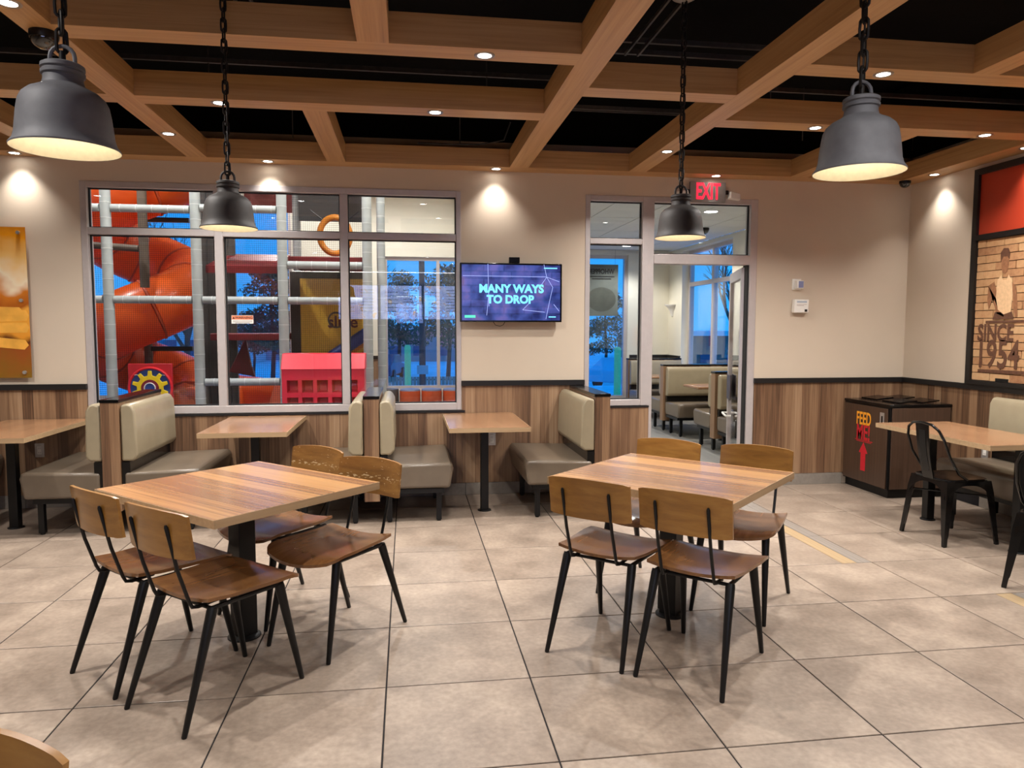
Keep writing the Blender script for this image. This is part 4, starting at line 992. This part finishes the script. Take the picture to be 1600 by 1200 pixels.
# spiral tube slide
sl = thing('tube_slide', 'orange plastic spiral tube slide winding down behind the netting', 'slide', (-3.32, 10.0, 0))
HR, TRr, PT = .56, .375, 1.50
def hel(th):                                                # th = 0 at the front (towards the glass), falling clockwise
    return Vector((-HR*math.sin(th), -HR*math.cos(th), 1.62-PT*th/(2*PI)))
m_slj = plain('slide_seam', sr(176,66,26), .5)
th = -2*PI*1.9; k = 0
while th < 1.45*PI:
    th1 = th+PI/3.0
    pts = [hel(th+(th1-th)*i/8) for i in range(9)]
    if pts[-1].z < .28: break
    MB().tube(pts, TRr, 28).build('tube_section', m_sl, sl, True)
    p, d_ = hel(th1), (hel(th1+.02)-hel(th1-.02)).normalized()
    MB().tube([p-d_*.012, p+d_*.012], TRr+.012, 28).build('flange', m_slj, sl, True)
    th = th1; k += 1
e0 = hel(th); ed = (hel(th)-hel(th-.02)).normalized()
MB().tube([e0, e0+ed*.25+Vector((.05, 0, 0)), Vector((.9, .5, .50)), Vector((1.5, .45, .42))], TRr*.98, 24).build('exit_section', m_sl, sl, True)
MB().cyl((0, 0, 0), (0, 0, 4.4), .05, n=14).build('centre_post', m_gpost, sl, True)
for zz in (2.85, 1.2): MB().box(-.02, .55, -.03, .03, zz, zz+.06).build('support_arm', m_black, sl)
# row of stools
for k in range(3):
    s = thing('pouf_stool', 'orange round upholstered stool in the row under the play room window', 'stool', (-.0+.37*k+.04, 12.62, 0), 0, 'orange stools in the play room')
    MB().lathe([(0, .02), (.165, .02), (.178, .04), (.178, .43)], 28).build('side', plain('stool_orange_%d' % k, sr(206,84,40), .5), s, True)
    MB().lathe([(.178, .43), (.17, .455), (.15, .462), (0, .465)], 28).build('seat_pad', plain('stool_grey_%d' % k, sr(110,116,140), .4), s, True)
    MB().lathe([(0, 0), (.15, 0), (.15, .021), (0, .021)], 20).build('base', m_black, s)
s = thing('pouf_stool', 'dark grey round upholstered stool at the end of the orange row', 'stool', (-.33, 12.72, 0))
MB().lathe([(0, .0), (.17, .0), (.178, .04), (.178, .43), (.17, .455), (0, .46)], 28).build('body', plain('stool_dark', sr(70,64,62), .5), s, True)
# warning sticker on the glass
wk = thing('warning_sticker', 'small white and orange WARNING sticker on the play room glass', 'sticker', (-1.40, D+.050, 1.574))
MB().box(-.09, .09, -.0006, 0, -.036, .034).build('sheet', m_white, wk)
MB().box(-.088, .088, -.0010, -.0007, -.002, .032).build('band', plain('warn_orange', sr(226,130,90), .5), wk)
m_ink = plain('sticker_ink', sr(40,30,30), .6)
text('lettering', 'WARNING', .030, m_ink, wk, (.012, -.0014, .014), rx, .0001, bold=.0006)
MB().prism([(-.082,.005),(-.062,.005),(-.072,.024)], 'y', -.0014, -.0011).build('warning_triangle', m_ink, wk)
strokes([(-.08,-.012,.08,-.012),(-.08,-.022,.08,-.022),(-.06,-.031,.06,-.031)], .003, m_ink, wk, 'text_line', -.0009)

# ------------------------------------------------------------------ behind the camera: counter with lit menu boards, seen only in the glass
def menu_mat(seed):
    m, nt, b = node_mat('menu_picture_%d' % seed)
    t = N(nt, 'TexCoord'); n_ = N(nt, 'TexNoise'); n_.inputs['Scale'].default_value = 5+seed; n_.inputs['Detail'].default_value = 2
    nt.links.new(t.outputs['Object'], n_.inputs['Vector'])
    c = ramp(nt, n_.outputs['Fac'], [(.3, sr(140,160,235)), (.62, sr(190,205,250)), (.66, sr(214,150,90)), (.72, sr(240,225,200))])
    b.inputs['Base Color'].default_value = (0, 0, 0, 1); nt.links.new(c, b.inputs['Emission Color']); b.inputs['Emission Strength'].default_value = 4.0
    return m
for k, (x0, x1) in enumerate(((-1.60, -.66), (-.63, .36), (.39, 1.36), (1.39, 2.36))):
    mbd = thing('menu_board', 'lit menu board screen above the order counter', 'menu board', ((x0+x1)/2, YB+.06, 2.1), PI, 'menu boards over the counter')
    h = (x1-x0)/2
    MB().box(-h, h, -.02, .055, -.40, .42).build('housing', m_black, mbd)
    MB().box(-h+.015, h-.015, -.024, -.0205, -.385, .405).build('screen', menu_mat(k), mbd)
    strokes([(-.36, .3-.07*i, -.05, .3-.07*i) for i in range(8)]+[(.08, .25-.09*i, .38, .25-.09*i) for i in range(6)], .012, m_ink, mbd, 'menu_line', -.0246)
ll = thing('linear_light', 'long thin white linear light above the menu boards', 'linear light', (0, YB+.3, 2.80))
MB().box(-2.6, 1.3, -.02, .02, 0, .04).build('housing', m_white, ll); MB().box(-2.58, 1.28, -.017, .017, -.006, 0).build('diffuser', m_led, ll)
for x in (-2.4, 0, 1.1): MB().cyl((x, 0, .04), (x, 0, ZD-2.80), .003, n=6).build('hanger', m_steel, ll)
ct = thing('order_counter', 'long wood fronted order counter below the menu boards', 'counter', (.4, YB+1.2, 0))
MB().box(-2.4, 2.4, -.3, .3, 0, .98).build('front', m_lamZ, ct); MB().box(-2.45, 2.45, -.34, .34, .98, 1.02).build('worktop', m_blackg, ct)

# ================================================================== OUTSIDE AT DUSK
m_asph = plain('asphalt', sr(232,234,236), .55, var=.15, scale=2); m_conc = plain('kerb_concrete', sr(150,150,148), .85)
GZ = -1.3
struct(MB().prism([(YF+.2,-1.6),(95,-1.6),(95,GZ),(27,GZ),(20.5,-.15),(YF+.2,-.15)], 'x', -60, 70).build('ground', m_asph), 'grey asphalt car park outside the windows', 'ground')
struct(MB().box(XS+.25, 60, -10, YF+.2, -.3, -.15).build('ground_side', m_asph), 'grey asphalt beside the building', 'ground')
struct(MB().box(-20, 30, 15.2, 15.4, -.15, -.02).build('kerb', m_conc), 'pale concrete kerb outside the windows', 'kerb')
m_boll = plain('bollard_paint', sr(250,250,150), .6)
for (px, Y, lab_) in ((637, 19.6, 'pale yellow safety bollard outside the play room window'), (965, 17.2, 'pale yellow safety bollard outside the side room window')):
    p = px_at_y(px, 560, Y); b_ = thing('bollard', lab_, 'bollard', (p.x, Y, -.15))
    MB().lathe([(0, 0), (.085, 0), (.085, 1.14), (.07, 1.19), (.03, 1.21), (0, 1.213)], 18).build('sleeve', m_boll, b_, True)
    MB().lathe([(0, 0), (.13, 0), (.13, .03), (0, .03)], 18).build('base', m_conc, b_)
m_leaf = plain('leaf_dark', sr(62,84,64), .8, var=.3, scale=1); m_bark = plain('bark', sr(70,62,58), .9, var=.2)
def leaf_cloud(c, rad, nq, size, rng):
    b = MB()
    for _ in range(nq):
        while True:
            p = Vector((rng.uniform(-1,1), rng.uniform(-1,1), rng.uniform(-1,1)))
            if p.length < 1: break
        p = Vector((c[0]+p.x*rad[0], c[1]+p.y*rad[1], c[2]+p.z*rad[2]))
        a = Vector((rng.uniform(-1,1), rng.uniform(-1,1), rng.uniform(-1,1))).normalized()*size; d_ = Vector((rng.uniform(-1,1), rng.uniform(-1,1), rng.uniform(-1,1))).normalized()*size*.6
        b.add([p-a, p+d_, p+a, p-d_], [(0, 1, 2, 3)])
    return b
def tree(label, px, Y, h, clumps, seed, group='trees across the car park'):
    rng = random.Random(seed); p = px_at_y(px, 560, Y)
    t = thing('leafy_tree', label, 'tree', (p.x, Y, GZ), 0, group)
    MB().tube([(0, 0, 0), (.1, 0, h*.3), (0, .1, h*.62), (.1, 0, h*.9)], [h*.02, h*.016, h*.012, h*.004], 8).build('trunk', m_bark, t, True)
    b = MB()
    for _ in range(clumps):
        z = rng.uniform(.28, .95); w = (1.05-z)*.55+.12
        q = leaf_cloud((rng.uniform(-w, w)*h*.5, rng.uniform(-w, w)*h*.5, z*h), (h*.13, h*.13, h*.06), 130, h*.017, rng); b.add(q.v, q.f)
    b.build('crown', m_leaf, t)
def branch(b, p, d, L, r, depth, rng):
    e = p+d*L; mid = p+d*L*.5+Vector((rng.uniform(-.06,.06)*L, rng.uniform(-.06,.06)*L, 0))
    b.tube([p, mid, e], [r, r*.85, r*.65], 5)
    if depth == 0: return
    for _ in range(3 if depth > 1 else 4):
        nd = (d+Vector((rng.uniform(-.75,.75), rng.uniform(-.75,.75), rng.uniform(-.15,.45)))).normalized()
        branch(b, p+d*L*rng.uniform(.55, 1), nd, L*rng.uniform(.6, .8), r*.58, depth-1, rng)
def bare_tree(label, loc, h, seed, depth=5):
    rng = random.Random(seed); t = thing('bare_tree', label, 'tree', loc, 0, 'trees across the car park')
    b = MB(); branch(b, Vector((0, 0, 0)), Vector((.03, 0, 1)).normalized(), h*.30, h*.014, depth, rng); b.build('branches', m_bark, t)
tree('dark pine seen past the hung poster through the side room window', 945, 41, 5.2, 34, 3)
tree('dense dark tree low behind the utility pole', 622, 44, 6.2, 34, 5)
tree('dark round tree between the pole and the television edge', 700, 40, 6.4, 34, 6)
tree('low dark tree seen behind the red deck', 425, 36, 6.0, 40, 8)
tree('dark hedge-like tree behind the narrow storefront', 395, 40, 4.0, 30, 9)
p = px_at_y(640, 560, 30); bare_tree('bare branching tree above the orange stools outside', (p.x-3.0, 35, GZ), 9.5, 11)
p = px_at_y(290, 560, 30); bare_tree('bare branching tree behind the slide window', (p.x, 30, GZ), 10, 12)
bare_tree('bare spreading tree outside the side room window', (13.5, 28.5, GZ), 9.5, 14)
t = thing('leafy_tree', 'evergreen tree outside the side room window', 'tree', (16.8, 30.5, GZ), 0, 'trees across the car park')
rng = random.Random(4); MB().cyl((0, 0, 0), (0, 0, 3), .16, .1, 8).build('trunk', m_bark, t); b = MB()
for _ in range(40):
    q = leaf_cloud((rng.uniform(-1.6,1.6), rng.uniform(-1.6,1.6), rng.uniform(1.4,4.6)), (.6,.6,.4), 110, .09, rng); b.add(q.v, q.f)
b.build('crown', m_leaf, t)
p = px_at_y(660, 560, 29); up = thing('utility_pole', 'dark wooden utility pole outside the play room window', 'pole', (p.x, 29, GZ))
MB().cyl((0, 0, 0), (0, 0, 9), .13, .10, 12).build('pole', m_bark, up, True); MB().box(-.9, .9, -.05, .05, 8.3, 8.42).build('cross_arm', m_bark, up)
for dz, dx in ((4.15, 0), (4.4, .0)): MB().tube([(0, 0, dz), (5, 4, dz-.25), (12, 9, dz+.1)], .018, 5).build('wire', m_black, up)
MB().box(-.22, .22, -.2, -.14, 1.0, 1.35).build('meter_box', m_outlet, up)
def car(label, loc, rz, col):
    t = thing('parked_car', label, 'car', loc, rz)
    m = plain('car_paint_'+str(int(loc[0]*10)), col, .3, .3); 
    MB().prism([(-2.1,.32),(2.1,.32),(2.15,.62),(1.95,.82),(1.05,.92),(.55,1.38),(-1.0,1.42),(-1.75,.98),(-2.1,.9)], 'y', -.85, .85).build('body', m, t, bevel=.06)
    MB().prism([(.95,.95),(.5,1.33),(-.95,1.36),(-1.55,1.0)], 'y', -.86, .86).build('side_glass', m_blackg, t)
    for x in (-1.3, 1.3):
        for y in (-.82, .82): MB().tube([(x, y-.1, .32), (x, y+.1, .32)], .32, 18).build('wheel', m_black, t, True)
p = px_at_y(952, 570, 34); car('pale car parked across the road behind the bollard', (p.x+.9, 34, GZ), R(40), sr(190,205,220))
p = px_at_y(598, 570, 40); car('dark car parked beyond the kerb near the utility pole', (p.x, 40, GZ), R(80), sr(70,80,110))
def house(label, loc, w, d, h, wallc, roofc, wins):
    t = thing('far_building', label, 'building', loc)
    MB().box(-w/2, w/2, 0, d, 0, h).build('wall', plain('far_wall_%d' % int(abs(loc[0])*7), wallc, .8), t)
    MB().box(-w/2-.3, w/2+.3, -.4, d+.3, h, h+.35).build('roof', plain('far_roof_%d' % int(abs(loc[0])*7), roofc, .8), t)
    for x, z, ww, hh in wins: MB().box(x-ww/2, x+ww/2, -.04, 0, z, z+hh).build('window', plain('far_pane', sr(60,90,120), .2), t)
p = px_at_y(262, 540, 58); house('low pale building with green shutters far behind the slide', (p.x, 58, GZ), 12, 6, 3.2, sr(206,214,214), sr(220,224,226), [(x, .7, 1.3, 1.2) for x in (-4, -2, 0, 2, 4)])
p = px_at_y(655, 540, 62); house('long low building with reddish wall beyond the utility pole', (p.x, 62, GZ), 14, 5, 2.6, sr(236,150,150), sr(235,215,215), [(x, .5, 1, .8) for x in (-4, -2, 0, 2, 4)])
p = px_at_y(420, 540, 66); house('low grey building behind the play tower', (p.x, 66, GZ), 8, 5, 3.0, sr(170,180,190), sr(150,160,170), [(x, .5, 1, .9) for x in (-3, -1, 1, 3)])
house('low white-roofed building outside the side room window', (23.5, 50, GZ), 14, 6, 2.3, sr(120,110,104), sr(226,228,230), [(x, .35, 1.2, .6) for x in (-4, -2, 0, 2, 4)])
fnc = thing('wooden_fence', 'low wooden board fence beyond the kerb under the utility pole', 'fence', (0, 33, GZ))
fm = MB().box(-.07, .07, 0, .03, 0, .62).mesh('board', plain('fence_wood', sr(170,140,124), .9))
for k in range(44): o = put('board', fm, fnc); o.location = (-3.2+.16*k, 0, 0)
for z in (.15, .45): MB().box(-3.3, 3.9, .03, .07, z, z+.07).build('rail', m_bark, fnc)
